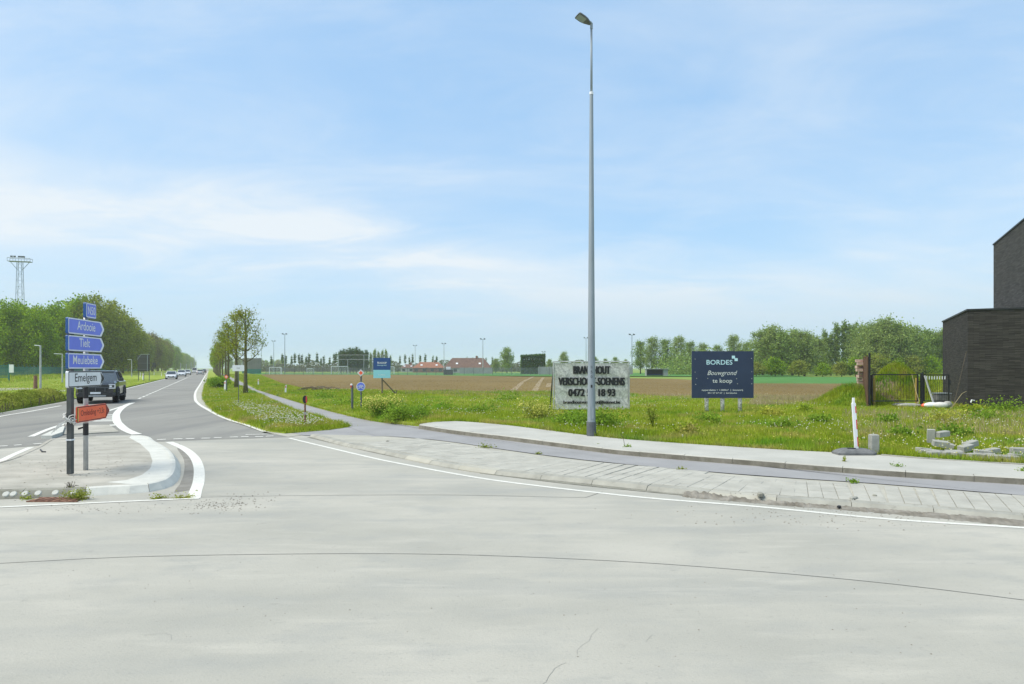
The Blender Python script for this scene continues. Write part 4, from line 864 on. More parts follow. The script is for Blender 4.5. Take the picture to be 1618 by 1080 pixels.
for z0, z1 in ((.16, .36), (.52, .72), (.86, 1.0)):
    f = lambda z: .045 - .063 * (z - .09) / (tp - .2); mb = MB(); mb.loft([[(f(z) + a, b, z) for a, b in ((.016, -.0235), (.0365, -.0235), (.0365, .0235), (.016, .0235))] for z in (z0, z1)]); mb.build('red_band', M['red'], pk, fix=True)
# upright concrete kerb block
p0 = P(1382.5, 717, SW); hh = ZY(686, p0.y) - SW; mb = MB(); mb.box((0, 0, hh / 2 + .0), (.165, .13, hh), ch=.02)
tag(mb.build('concrete_block', M['stone'], loc=(p0.x, p0.y + .05, SW), rot=(0, .0, .1)), 'upright rectangular grey concrete block standing beside the red and white marker', 'concrete block')
# loose stones along the back of the sidewalk
bm_ = []
for i in range(3):
    mb = MB(); mb.box((0, 0, 0), (.30, .15, .12), ch=.012); me = mb.mesh('paving_stone'); me.materials.append(M['stone']); bm_.append(me)
st = [(1465, 713, .06, .2, .1, 0), (1474, 716, .06, -.3, 0, 0), (1483, 719, .06, .2, 0, 0), (1491, 716, .05, .5, .1, 0), (1476, 704.5, .28, 1.2, 1.45, 0), (1492, 712, .20, -.2, .1, .15), (1494, 705, .33, .3, -.1, 0), (1500, 710, .14, -.5, .25, .1), (1503, 719, .06, .4, 0, 0),
      (1513, 718, .07, -.2, 0, .1), (1522, 720, .05, .3, .1, 0), (1532, 716, .16, .35, -.15, .1), (1539, 713, .20, .3, -.2, 0), (1549, 722, .06, .1, 0, 0), (1560, 720, .10, -.2, .1, 0), (1566, 722.5, .06, .3, 0, 0), (1573, 719, .12, .2, -.1, 0), (1580, 724, .05, 0, 0, 0), (1592, 725, .06, .1, 0, 0), (1602, 726, .06, -.1, 0, 0), (1614, 725, .08, .2, .1, 0), (1618, 721, .16, -.2, 0, 0)]
lab = ['flat in the left end of the heap', 'lying in front of the upright stone', 'low stone under the left stack', 'behind the low left stones', 'standing on end at the left heap', 'resting under the top block of the stack', 'topmost block of the left stack', 'slanting off the right side of the stack', 'flat at the foot of the left stack', 'pale stone right of the left stack', 'low stone in the gap between heaps', 'propped under the tilted middle stone', 'tilted stone on top of the middle heap', 'long flat stone in the middle row', 'second stone of the right middle row', 'half hidden stone behind the middle row', 'leaning on the right end of the middle row', 'last low stone of the middle row', 'first flat stone of the right row', 'flat stone beside the first of the right row', 'stone at the right edge of the picture', 'stone stacked on top at the right edge']
for i, (px, py, dz, rz, ry, rx) in enumerate(st):
    p0 = P(px, py + 2, SW); o = link('paving_stone', bm_[i % 3], None, None, (p0.x, p0.y + .12, MZ + dz), (rx, ry, rz)); tag(o, 'grey paving stone ' + lab[i], 'paving stone', 'loose paving stones dumped along the sidewalk')
# broken bits lying on the paver strip and road
def chunk(name, p, s, m, label, cat, seed, z=0):
    r_ = random.Random(seed); mb = MB(); n = 7; base = [(math.cos(2 * pi * k / n) * s[0] * r_.uniform(.75, 1.1), math.sin(2 * pi * k / n) * s[1] * r_.uniform(.75, 1.1)) for k in range(n)]
    mb.loft([[(x, y, 0) for x, y in base], [(x * .95, y * .95, s[2] * r_.uniform(.6, .8)) for x, y in base], [(x * .6, y * .6, s[2] * r_.uniform(.9, 1.1)) for x, y in base]])
    return tag(mb.build(name, m, loc=(p.x, p.y, z), rot=(0, 0, r_.uniform(0, 3)), fix=True), label, cat)
chunk('stone_chunk', P(1202, 783, .085), (.10, .06, .05), M['kerb_dirty'], 'broken grey stone lying on the kerb of the paver strip', 'stone', 1, .085)
chunk('stone_chunk', P(1349, 787, .09), (.11, .05, .025), M['kerb'], 'flat broken shard in the middle of the right pavers', 'stone', 2, .09)
chunk('stone_chunk', P(1382, 783, .09), (.04, .03, .02), M['kerb_dirty'], 'tiny dark pebble right of the shard on the pavers', 'stone', 3, .09)
chunk('stone_chunk', P(1326, 804, 0), (.035, .03, .03), M['black'], 'black lump in the dirty gutter below the shard', 'stone', 5, .02)
chunk('stone_chunk', P(612, 697.5, .08), (.05, .04, .03), M['kerb_dirty'], 'small dark stone on the left end of the pale strip', 'stone', 6, .078)
mb = MB(); mb.tube([P(64, 710, .13), P(67, 713.5, .13), P(72, 713.6, .13)], .018, 5); tag(mb.build('twig', M['black']), 'bent dark twig lying on the left of the traffic island', 'twig')
# grit scattered on the road
r_ = random.Random(8); mb = MB()
def grit(px0, px1, py0, py1, n, s0=.006, s1=.016, z=0):
    for i in range(n):
        p = P(r_.gauss((px0 + px1) / 2, (px1 - px0) / 4), min(max(r_.gauss((py0 + py1) / 2, (py1 - py0) / 4), py0 - 4), py1 + 6), z); s = r_.uniform(s0, s1)
        mb.add([(p.x + a * s * r_.uniform(.7, 1.2), p.y + b * s * r_.uniform(.7, 1.2), z + c * s) for a, b, c in ((-1, -1, 0), (1, -1, 0), (1, 1, 0), (-1, 1, 0), (0, 0, .9))], [(0, 1, 4), (1, 2, 4), (2, 3, 4), (3, 0, 4)])
grit(285, 400, 788, 808, 240, .004, .011); grit(20, 300, 793, 812, 110, .004, .010); grit(1060, 1600, 795, 835, 260, .004, .012); grit(100, 800, 820, 1000, 60, .003, .006); grit(700, 1600, 850, 1060, 50, .003, .007); grit(350, 440, 776, 800, 40)
grit(20, 260, 705, 765, 150, .004, .011, .12)
tag(mb.build('road_grit', M['dirt']), kind='stuff')

# ------------------------------------------------------------------ vehicles (x forward, y left)
def ring(x, w, z0, z1, ch=.08, tw=None):
    tw = w if tw is None else tw
    return [(x, -w, z0 + ch), (x, -w + ch, z0), (x, w - ch, z0), (x, w, z0 + ch), (x, (w + tw) / 2, z1 - ch), (x, tw - ch, z1), (x, -tw + ch, z1), (x, -(w + tw) / 2, z1 - ch)]
def wheel(parent, x, y, r, w, rimm):
    mb = MB(); mb.tube([(x, y - w / 2, r), (x, y - w / 2 + .03, r), (x, y + w / 2 - .03, r), (x, y + w / 2, r)], [r * .93, r, r, r * .93], 20); wo_ = mb.build('wheel', M['tyre'], parent)
    s = 1 if y > 0 else -1; mb = MB(); mb.tube([(x, y + s * w * .3, r), (x, y + s * (w / 2 + .012), r)], r * .66, 16)
    for k in range(6):
        t = k * pi / 3; mb.beam((x, y + s * (w / 2 + .02), r), (x + math.cos(t) * r * .6, y + s * (w / 2 + .02), r + math.sin(t) * r * .6), .05, .02)
    mb.build('rim', rimm, wo_)
def vehicle(name, p, rz, body, L, W, belt, H, hood, cab0, cab1, r=.33, z=.012, label='', cat='car', group=None, ws=.75, rs=.5, boxy=False, detail=True, lamps='lamp'):
    o = empty(name, (p.x, p.y, z), rz, label=label, cat=cat, group=group); f = L / 2; w = W / 2
    mb = MB(); mb.loft([ring(-f, w * .86, .42, belt - .12), ring(-f + .12, w * .95, .26, belt - .02), ring(-f + .5, w, .22, belt), ring(cab1, w, .22, belt), ring(hood, w, .22, belt - .02), ring(f - .45, w * .97, .22, belt - .13), ring(f - .10, w * .90, .26, belt - .24), ring(f, w * .80, .36, belt - .36)])
    bo = mb.build('body', body, o, fix=True)
    mb = MB(); g0, g1 = belt - .03, H - .06
    q = lambda x, hw, zz: [(x, -hw, zz), (x, hw, zz)]
    bl, bf, tl, tf = cab0, cab1, cab0 + rs, cab1 - ws
    vs = [(bl, -w * .93, g0), (bf, -w * .90, g0), (bf, w * .90, g0), (bl, w * .93, g0), (tl, -w * .74, g1), (tf, -w * .72, g1), (tf, w * .72, g1), (tl, w * .74, g1)]
    mb.add(vs, [(0, 1, 5, 4), (1, 2, 6, 5), (2, 3, 7, 6), (3, 0, 4, 7), (4, 5, 6, 7), (3, 2, 1, 0)]); gl = mb.build('window', M['glass'], o)
    mb = MB(); mb.loft([[(x, -a_ * w, zz), (x, a_ * w, zz), (x, a_ * w * .97, zz + .05), (x, -a_ * w * .97, zz + .05)] for x, a_, zz in ((tl - .06, .76, g1 - .02), (tl + .1, .77, g1 + .01), ((tl + tf) / 2, .77, g1 + .015), (tf - .05, .75, g1 + .005), (tf + .08, .73, g1 - .03))]); mb.build('roof', body, o, fix=True)
    mb = MB()
    for s in (-1, 1):
        for a_, b_, ww in (((bl, w * .935), (tl, w * .745), .09), ((bf, w * .905), (tf, w * .725), .07), (((bl + bf) / 2 - .05, w * .925), ((tl + tf) / 2 - .05, w * .745), .08)):
            mb.beam((a_[0], s * (a_[1] + .004), g0), (b_[0], s * (b_[1] + .004), g1), ww, .035)
    mb.build('pillar', body, o)
    for x in (f - L * .185, -f + L * .2):
        for s in (-1, 1):
            wheel(o, x, s * (w - .10), r, .22, M['rim'])
    for x in (f - L * .185, -f + L * .2):
        for s in (-1, 1):
            mb = MB(); pts = [(x + math.cos(k * pi / 10) * (r + .07), s * (w + .005), r + math.sin(k * pi / 10) * (r + .07)) for k in range(11)]; mb.tube(pts, .035, 5); mb.build('wheel_arch', M['plastic'], o)
    if detail:
        for s in (-1, 1):
            if lamps == 'lamp':
                mb = MB(); mb.box((f - .10, s * w * .72, belt - .34), (.14, w * .36, .13)); mb.build('headlight', M['lamp'], o)
            else:
                mb = MB(); mb.box((-f + .03, s * w * .80, belt - .22), (.10, w * .22, .22)); mb.build('tail_light', M['red'], o)
            mb = MB(); mb.box((bf - .28, s * (w + .09), belt + .06), (.12, .18, .13)); mb.build('mirror', body, o)
        e = f if lamps == 'lamp' else -f
        sg_ = 1 if lamps == 'lamp' else -1
        mb = MB(); mb.box((e - sg_ * .015, 0, .50), (.08, W * .52, .17)); mb.build('grille', M['plastic'], o)
        mb = MB(); mb.box((e + sg_ * .035, 0, .52), (.02, .50, .11)); mb.build('number_plate', M['white'], o)
        mb = MB(); mb.box((0, 0, .24), (L * .80, W * .96, .10)); mb.build('underbody', M['plastic'], o)
    return o
RZo = math.atan2(-RD.y, -RD.x); RZa = math.atan2(RD.y, RD.x)
# black pickup
pp = P(152, 637.5, .01); pp = pp - (-RD) * 2.45
pk = empty('pickup_truck', (pp.x, pp.y, .012), RZo, label='black pickup truck coming towards us behind the signpost', cat='pickup truck')
mb = MB(); w = .97
mb.loft([ring(-2.65, w * .95, .55, 1.20), ring(-2.45, w, .45, 1.24), ring(0.9, w, .40, 1.26), ring(1.15, w, .40, 1.29), ring(1.9, w * .98, .42, 1.25), ring(2.40, w * .95, .45, 1.18), ring(2.62, w * .88, .50, 1.04)]); mb.build('body', M['carblack'], pk, fix=True)
mb = MB(); g0, g1 = 1.23, 1.77
mb.add([(-1.0, -.90, g0), (1.45, -.86, g0), (1.45, .86, g0), (-1.0, .90, g0), (-.75, -.68, g1), (.28, -.65, g1), (.28, .65, g1), (-.75, .68, g1)], [(0, 1, 5, 4), (1, 2, 6, 5), (2, 3, 7, 6), (3, 0, 4, 7), (4, 5, 6, 7), (3, 2, 1, 0)]); mb.build('window', M['glass'], pk)
mb = MB(); mb.loft([[(x, -a_, z), (x, a_, z), (x, a_ * .95, z + .07), (x, -a_ * .95, z + .07)] for x, a_, z in ((-.85, .69, g1 - .03), (-.5, .715, g1), (.15, .70, g1), (.36, .66, g1 - .04))]); mb.build('roof', M['carblack'], pk, fix=True)
mb = MB()
for s in (-1, 1):
    for a_, b_ in (((-1.0, .905), (-.75, .685)), ((1.45, .865), (.28, .655)), ((.05, .895), (-.1, .685))): mb.beam((a_[0], s * a_[1], g0), (b_[0], s * b_[1], g1), .09, .05)
mb.build('pillar', M['carblack'], pk)
for s in (-1, 1): mb = MB(); mb.tube([(-1.0, s * .74, 1.80), (-1.3, s * .80, 1.62), (-2.2, s * .86, 1.20)], .045, 6); mb.build('sports_bar', M['carblack'], pk)
for s in (-1, 1): mb = MB(); mb.tube([(-.6, s * .66, 1.84), (-.5, s * .66, 1.88), (.1, s * .66, 1.88), (.2, s * .66, 1.83)], .022, 6); mb.build('roof_rail', M['plastic'], pk)
for x in (1.62, -1.60):
    for s in (-1, 1): wheel(pk, x, s * .86, .40, .27, M['rim'])
for x in (1.62, -1.60):
    for s in (-1, 1): mb = MB(); mb.tube([(x + math.cos(k * pi / 10) * .49, s * .975, .42 + math.sin(k * pi / 10) * .47) for k in range(11)], .055, 6); mb.build('wheel_arch', M['plastic'], pk)
mb = MB(); mb.box((2.60, 0, .88), (.10, 1.22, .34)); gq = mb.build('grille', M['plastic'], pk)
mb = MB(); mb.box((2.66, 0, .90), (.03, 1.20, .05)); mb.build('grille_bar', M['galv_dark'], gq)
for s in (-1, 1):
    mb = MB(); mb.box((2.56, s * .77, .96), (.14, .34, .22)); hl = mb.build('headlight', M['glass'], pk)
    mb = MB()
    for c, d in (((2.645, s * .79, 1.06), (.03, .32, .045)), ((2.645, s * .93, .96), (.03, .045, .20)), ((2.645, s * .79, .86), (.03, .32, .045)), ((2.645, s * .72, .96), (.03, .12, .10))): mb.box(c, d)
    mb.build('light_strip', M['lamp'], hl)
    mb = MB(); mb.box((1.0, s * 1.07, 1.32), (.14, .24, .19), ch=.03); mb.build('mirror', M['carblack'], pk)
    mb = MB(); mb.box((0, s * 1.0, .40), (2.1, .14, .05)); mb.build('side_step', M['plastic'], pk)
mb = MB(); mb.loft([ring(2.45, .95, .36, .66), ring(2.72, .86, .40, .62)]); mb.build('bumper', M['plastic'], pk, fix=True)
mb = MB(); mb.box((2.74, 0, .44), (.03, 1.0, .07)); mb.build('skid_plate', M['silver'], pk)
mb = MB(); mb.box((2.735, 0, .60), (.02, .50, .11)); mb.build('number_plate', M['white'], pk)
mb = MB()
for s in (-.45, 0, .45): mb.box((2.70, s, .80), (.04, .03, .24))
mb.build('grille_slat', M['galv_dark'], gq)
def at_road(c, Y): return R(c, Y)
vehicle('car', Q(271, 122), RZo, M['carwhite'], 4.3, 1.80, .92, 1.45, 1.0, -1.7, 1.25, label='nearest white car coming along the far lane', group='cars on the main road')
vehicle('car', Q(287, 160), RZo, M['carwhite'], 4.5, 1.86, 1.0, 1.55, 1.2, -2.0, 1.25, label='second white car following close behind the nearest one', group='cars on the main road')
vehicle('car', Q(296, 198), RZo, M['carwhite'], 4.3, 1.8, .95, 1.5, 1.1, -1.8, 1.25, label='third white car half hidden behind the second white car', group='cars on the main road')
vehicle('van', Q(307.5, 270), RZo, M['carwhite'], 5.0, 1.95, 1.1, 2.1, 1.6, -2.4, 2.0, ws=.5, rs=.1, label='white van far down the oncoming lane', cat='van', group='cars on the main road')
vehicle('car', Q(316.2, 205), RZa, M['carwhite'], 4.4, 1.85, 1.0, 1.5, 1.2, -1.9, 1.2, rs=.35, label='white car driving away in the right lane with dark rear bumper', group='cars on the main road', lamps='tail')
vehicle('car', Q(322, 275), RZa, M['cargrey'], 4.3, 1.8, .95, 1.5, 1.2, -1.8, 1.2, label='dark car driving away ahead of the white one in the right lane', group='cars on the main road', lamps='tail')

# ------------------------------------------------------------------ leaves, trees, hedges
def rand_unit(g, n):
    v = g.normal(size=(n, 3)); return v / np.linalg.norm(v, axis=1, keepdims=True)
def leaf_mesh(name, cen, size, g, m, asp=.7, flat=0.0, nrm=None):
    n = len(cen); a = rand_unit(g, n)
    b = rand_unit(g, n)
    if flat: a[:, 2] *= (1 - flat); a /= np.linalg.norm(a, axis=1, keepdims=True)
    b = np.cross(a, b); b /= np.linalg.norm(b, axis=1, keepdims=True)
    s = (size * g.uniform(.6, 1.3, n))[:, None]
    V = np.stack([cen - a * s, cen - b * s * asp, cen + a * s, cen + b * s * asp], 1).reshape(-1, 3)
    return np_mesh(name, V, np.arange(4 * n).reshape(n, 4), [m])
def branches(g, h, r0, first, spread, n, up=.6, sub=3, curve=.1, r_exp=.8):
    """tapered trunk with limbs; returns mesh builder and the limb tips"""
    mb = MB(); tr = [Vector((0, 0, -.1))]; k = 8
    for i in range(1, k + 1): tr.append(Vector((g.normal() * curve * i / k * .5, g.normal() * curve * i / k * .5, h * .93 * i / k)))
    tr = catmull(tr, h / 14); L = len(tr)
    mb.tube(tr, [r0 * (1.25 if i == 0 else 1) * (1 - .93 * (i / L) ** .75) + .008 for i in range(L)], 8)
    tips = []
    for i in range(n):
        t = first + (1 - first) * (i + .3 * g.random()) / n; p = tr[min(int(t * (L - 1)), L - 1)]; ang = i * 2.4 + g.normal() * .3
        ln_ = spread * (1 - .55 * ((t - first) / (1 - first)) ** 1.3) * g.uniform(.75, 1.15); q = [p]; d = Vector((math.cos(ang), math.sin(ang), up * .7)).normalized()
        for s in range(4): q.append(q[-1] + d * ln_ / 4); d = (d + Vector((g.normal() * .12, g.normal() * .12, up * .32))).normalized()
        r = r0 * .36 * (1 - t * .6); mb.tube(q, [r, r * .8, r * .6, r * .4, r * .18], 5, cap=False); tips += [q[2], q[3], q[4]]
        for s in range(sub):
            b = q[1 + s % 3 + (0 if s % 3 else 0)].lerp(q[2 + s % 3], .5); d2 = (d + Vector((g.normal() * .7, g.normal() * .7, g.uniform(0, .5)))).normalized(); e = b + d2 * ln_ * .38
            mb.tube([b, b.lerp(e, .5) + Vector((0, 0, .03)), e], [r * .4, r * .25, r * .1], 4, cap=False); tips.append(e); tips.append(b.lerp(e, .6))
    tips.append(tr[-1]); return mb, tips
def tree(name, p, z, parts, label, group, rz=None, sc=1, cat='tree'):
    o = empty(name, (p.x, p.y, z), random.uniform(0, 6.28) if rz is None else rz, label=label, cat=cat, group=group); o.scale = (sc * parts[2] if len(parts) > 2 else sc, sc * parts[2] if len(parts) > 2 else sc, sc)
    link('trunk', parts[0], None, o); link('crown', parts[1], None, o); return o
def make_parts(g, h, r0, first, spread, n, leaves, size, mleaf, mbark, clump=.5, up=.6, dome=None, sub=3, asp=.7):
    mb, tips = branches(g, h, r0, first, spread, n, up, sub); tm = mb.mesh('trunk', True); tm.materials.append(mbark)
    T = np.array([tuple(t) for t in tips])
    if dome:       # extra clumps that fill the crown's volume: (centre height, radius xy, radius z, count)
        cz, rx, rz_, c_ = dome; u = rand_unit(g, c_) * (g.uniform(.55, 1.0, c_) ** .6)[:, None]; u *= (1 + .12 * np.sin(u[:, :1] * 5 + u[:, 1:2] * 4)); T = np.vstack([T, u * np.array([rx, rx, rz_]) + np.array([0, 0, cz])])
    wts = g.uniform(.3, 1.5, len(T)); wts /= wts.sum(); ix = g.choice(len(T), leaves, p=wts); c = T[ix] + g.normal(size=(leaves, 3)) * clump * g.uniform(.5, 1.1, len(T))[ix][:, None]
    c = c[c[:, 2] > .5]
    return (tm, leaf_mesh('crown', c, size, g, mleaf, asp))
G = np.random.default_rng(5)
# young sycamores in the verge: bare limbs with small bunches of opening leaves
vp = [make_parts(G, 7.0, .17, .42, 1.95, 15, 2500, .058, M[m], M['bark_moss'], .24, .80, sub=5) for m in ('leaf_red', 'leaf_olive', 'leaf_red')]
vd = [make_parts(G, 7.6, .18, .36, 1.7, 14, 2600, .13, M[m], M['bark_moss'], .30, .9, dome=(5.2, 1.5, 2.2, 60)) for m in ('leaf_fresh', 'leaf_olive')]
vt = [(2.72, 51.6, .98), (2.6, 66.4, 1.1), (2.3, 84, 1.12), (2.35, 100, 1.15), (2.2, 116, 1.1), (2.1, 134, 1.05), (2.1, 152, 1.1)]
vl = ['nearest young verge tree with sparse reddish leaves beside the cycle path', 'second verge tree from us, just left of the nearest one', 'third verge tree behind the stout white marker', 'fourth verge tree in the row beside the road', 'fifth verge tree in the row beside the road', 'sixth verge tree in the row beside the road', 'seventh verge tree in the row beside the road']
for i, (c, Y, s) in enumerate(vt): tree('sycamore_tree', R(c, Y), .04, vp[i % 3], vl[i], 'young trees in the verge beside the road', sc=s, rz=[.4, 2.1, 4.4, 1.2, 5.5, 3.1, .2][i])
for i in range(12):
    c, Y = 2.0, 170 + i * 17; tree('sycamore_tree', R(c, Y), .04, vd[i % 2], (ORD[i + 7] if i < 5 else 'far') + ' small verge tree in the denser green far end of the row', 'far verge trees merging down the road', sc=random.uniform(.95, 1.12))

# woodland on the left
wd = []
for m, b, h, rx in (('leaf_fresh', 'bark_moss', 20, 6.2), ('leaf_fresh', 'bark', 20, 5.4), ('leaf_olive', 'bark', 20, 5.6), ('leaf_brown', 'bark', 20, 5.0), ('leaf_olive', 'bark_moss', 20, 6.0)):
    wd.append(make_parts(G, h * .92, .34, .16, rx * .75, 18, 15000 if m != 'leaf_brown' else 11000, .27, M[m], M[b], .95, .7, dome=(h * .54, rx, h * .46, 230)))
lowp = [make_parts(G, 5, .1, .1, 1.8, 9, 4200, .17, M[m], M['bark'], .5, .6, dome=(2.6, 2.3, 2.2, 60)) for m in ('leaf_fresh', 'leaf_hedge')]
def wl_(i): return 'woodland'
big = [(-20, 170, .78, 0, 'green tree at the left edge of the picture, partly cut off'), (14, 150, .80, 1, 'bright green tree below the lattice floodlight mast'), (36, 165, .84, 0, 'rounded green tree just right of the lattice mast'), (58, 150, .70, 1, 'lower green tree between the mast and the big dome'),
       (82, 165, .84, 0, 'green tree filling the left flank of the big dome'), (104, 190, .93, 1, 'green tree behind the upper blue sign'), (128, 185, 1.02, 0, 'tallest domed tree behind the N50 plate'), (152, 185, 1.03, 4, 'olive green dome tree right of the N50 plate'), (175, 195, 1.0, 4, 'olive tree sloping down right of the dome'), (194, 210, .92, 2, 'last tall olive tree before the road trees step down')]
for px, Y, s, k, l in big: tree('broadleaf_tree', Q(px, Y), .5, wd[k], l, 'big trees behind the green fence', sc=s)
Y = 225; i = 0
while Y < 1150:
    k = [2, 3, 2, 4, 3, 2][i % 6] if Y < 420 else [1, 4, 0, 2][i % 4]
    s = random.uniform(.78, .95) if i % 3 else random.uniform(.66, .78)
    tree('broadleaf_tree', R(-29 + random.uniform(-3, 3), Y), .4, wd[k], ((ORD[i] + ' tree of the left roadside row counted from the near end, ' + ('brownish budding' if k == 3 else 'olive green')) if Y < 420 else ('olive green' if k in (2, 4) else 'fresh green') + ' tree in the hazy far end of the left roadside row'), 'roadside trees receding on the left', sc=s)
    Y += 9 + Y * .016; i += 1
for i in range(16):
    Y = 150 + i * 16; tree('shrub', R(-40 + random.uniform(-3, 2) - (4 if Y < 200 else 0), Y), .5, lowp[i % 2], ORD[i] + ' leafy shrub from the left under the big trees behind the green fence', 'undergrowth behind the green fence', sc=random.uniform(.9, 1.3), cat='shrub')
# trees closing the road's far end on the right side
for i in range(10): tree('broadleaf_tree', R(10 + i * 9, 620 + i * 25), .2, wd[i % 3], 'hazy grey-green tree at the far end of the road', 'hazy trees where the road ends', sc=random.uniform(.5, .7))

# lattice floodlight mast
Ym = 210; pm_ = Q(31.5, Ym); zt = ZY(413, Ym); g = empty('lattice_mast', (pm_.x, pm_.y, 0), .3, label='tall steel lattice floodlight mast rising above the left trees', cat='floodlight mast')
mb = MB(); hw = lambda z: 1.35 - .75 * z / zt
for a in ((-1, -1), (1, -1), (1, 1), (-1, 1)): mb.tube([(a[0] * hw(0), a[1] * hw(0), 0), (a[0] * hw(zt), a[1] * hw(zt), zt)], .075, 5)
mb.build('mast_leg', M['galv'], g); mb = MB(); n = 18
for k in range(n):
    z0, z1 = zt * k / n, zt * (k + 1) / n
    c = [(-1, -1), (1, -1), (1, 1), (-1, 1)]
    for j in range(4):
        a, b = c[j], c[(j + 1) % 4]; mb.tube([(a[0] * hw(z0), a[1] * hw(z0), z0), (b[0] * hw(z1), b[1] * hw(z1), z1)] if k % 2 else [(b[0] * hw(z0), b[1] * hw(z0), z0), (a[0] * hw(z1), a[1] * hw(z1), z1)], .03, 4, cap=False)
        mb.tube([(a[0] * hw(z1), a[1] * hw(z1), z1), (b[0] * hw(z1), b[1] * hw(z1), z1)], .03, 4, cap=False)
mb.build('bracing', M['galv'], g); mb = MB()
for y in (-1, 1):
    for z in (zt, zt + 1.0): mb.tube([(-3.0, y, z), (3.0, y, z)], .08, 5)
    for x in (-3, -1.5, 0, 1.5, 3): mb.tube([(x, y, zt), (x, y, zt + 1.0)], .06, 4)
for x in (-3, -1.5, 0, 1.5, 3): mb.beam((x, -1, zt), (x, 1, zt), .1)
for s in (-1, 1): mb.tube([(s * 2.6, 0, zt), (s * .6, 0, zt - 2.6)], .08, 4)
mb.box((0, 0, zt + .02), (6, 2, .05)); mb.build('platform', M['galv'], g)
for x in (-1.9, -1.1, .1, .8, 1.3): mb = MB(); mb.box((x, -.9, zt + 1.4), (.6, .25, .45)); mb.build('floodlight', M['galv_dark'], g)

# slim floodlight poles across the sports fields
fl = [(450, 528, 250, 'tall floodlight pole right of the verge trees', 0), (432.5, 539, 330, 'middle floodlight pole of the three right of the verge trees', 0), (413, 544, 400, 'leftmost far floodlight pole beside the grey screen', 0), (656, 546, 330, 'floodlight pole in front of the orange roofs', 1), (701.5, 543, 280, 'floodlight pole at the left end of the brown roof', 1), (763, 536, 240, 'twin-headed floodlight pole before the brown roof', 1), (998.5, 529, 210, 'tall thin floodlight pole right of the white banner', 0), (1021.5, 559, 230, 'short slim pole at the left of the dugout', 0), (859, 556, 330, 'faint pole above the clipped dark conifer block', 0), (926, 534, 290, 'far thin floodlight pole just left of the street lamp', 0)]
for px, py, Y, l, k in fl:
    p = Q(px, Y); h = ZY(py, Y); g = empty('floodlight_pole', (p.x, p.y, 0), label=l, cat='floodlight', group='floodlights around the sports fields')
    mb = MB(); mb.tube([(0, 0, 0), (0, 0, h)], [.17, .09], 8); mb.build('pole', M['silver'] if k else M['galv'], g)
    mb = MB(); mb.beam((-.8, 0, h), (.8, 0, h), .12); mb.build('crossarm', M['galv'], g)
    for x in (-.7, .6): mb = MB(); mb.box(None, (.62, .4, .3), M4=TT(x, -.1, h + .22) @ Matrix.Rotation(.3, 4, 'Y')); mb.build('floodlight_head', M['galv_dark'], g)
# slim lamp posts on the left
for px, py0, py1, arm, l in ((64, 611, 546, -.55, 'grey lamp post with a short arm before the green fence'), (98.5, 601, 559, -1.1, 'white lamp post with a flat arm behind the signpost'), (208, 592, 568, -.9, 'small white lamp post left of the large dark sign')):
    p = P(px, py0 + 3, .05); p.y = min(p.y, 150); p = Q(px, p.y); h = ZY(py1, p.y); g = empty('lamp_post', (p.x, p.y, .05), label=l, cat='lamp post')
    mb = MB(); mb.tube([(0, 0, 0), (0, 0, h)], [.10, .07], 8); mb.build('pole', M['silver'], g); mb = MB(); mb.beam((0, 0, h - .04), (arm, 0, h), .09, .07); mb.build('arm', M['white'], g)
# bare pale posts down the road
for i, (px, py1, Y) in enumerate(((285.5, 573, 180), (294.5, 575, 230), (302, 572, 280), (307, 561, 300), (310.5, 568, 340))):
    p = Q(px, Y); mb = MB(); mb.tube([(0, 0, 0), (0, 0, ZY(py1, Y))], [.12, .07], 6)
    tag(mb.build('road_post', M['silver'], loc=(p.x, p.y, .05)), ['thin pale post just above the second white car', 'thin pale post left of the white van', 'thin pale post over the white van', 'tallest pale pole above the white van', 'far pale post behind the white van'][i], 'pole', 'pale posts along the far road')

# green mesh fence, gate, notice on the left
fn = empty('mesh_fence', R(-34, 100, .5), math.atan2(RD.y, RD.x), label='long green mesh fence running along the bank before the big trees', cat='fence')
L = 330; mb = MB()
for k in range(0, 113):
    x = k * 3.0; mb.tube([(x, 0, -.2), (x, 0, 1.75), (x, .28, 2.1)], .04, 5)
mb.build('fence_posts', M['fence_green'], fn); fn.children[0].name = 'post_row'; tag(fn.children[0], kind='stuff')
mb = MB(); 
for k in range(1800): mb.beam((k * .18, 0, 0), (k * .18, 0, 1.7), .05, .02)
for z in (.1, .5, .9, 1.3, 1.68): mb.beam((0, 0, z), (L, 0, z), .02, .05)
tag(mb.build('wire_mesh', M['fence_green'], fn), kind='stuff')
Yg = 96; g = empty('green_gate', Q(-6, Yg, .4), .0, label='dark green barred gate at the left edge of the picture', cat='gate'); mb = MB()
for x in (-1.7, 0, 1.78): mb.box((x, 0, 1.0), (.16, .16, 2.2))
for z in (.25, 1.95): mb.box((0, 0, z), (3.5, .06, .08))
mb.build('gate_frame', M['fence_green'], g)
for k in range(26): x = -1.6 + k * .13; mb = MB(); mb.box((x, 0, 1.1), (.03, .03, 1.65)); mb.build('bar', M['fence_green'], g)
g = empty('notice_board', Q(18.5, 93, .2), label='white notice plate on a dark green post beside the green gate', cat='sign'); mb = MB(); mb.box((0, -.06, ZY(582, 93) - .2), (.62, .04, 1.1)); mb.build('plate', M['white'], g); mb = MB(); mb.box((-.38, 0, 1.1), (.10, .10, 2.5)); mb.build('post', M['fence_green'], g)
p0 = P(56, 614, .05); tag(MB().tube([(0, 0, 0), (0, 0, 1.25)], [.17, .14], 10).build('wooden_stump', M['rust'], loc=p0), 'dark brown upright stump left of the grey lamp post', 'post')
mb = MB(); mb.poly([P(-200, 614, .06), P(0, 617, .06), P(52, 614.5, .06), P(56, 612.5, .06), P(0, 612.5, .06), P(-200, 609, .06)]); struct('left_path', mb, M['strip'])
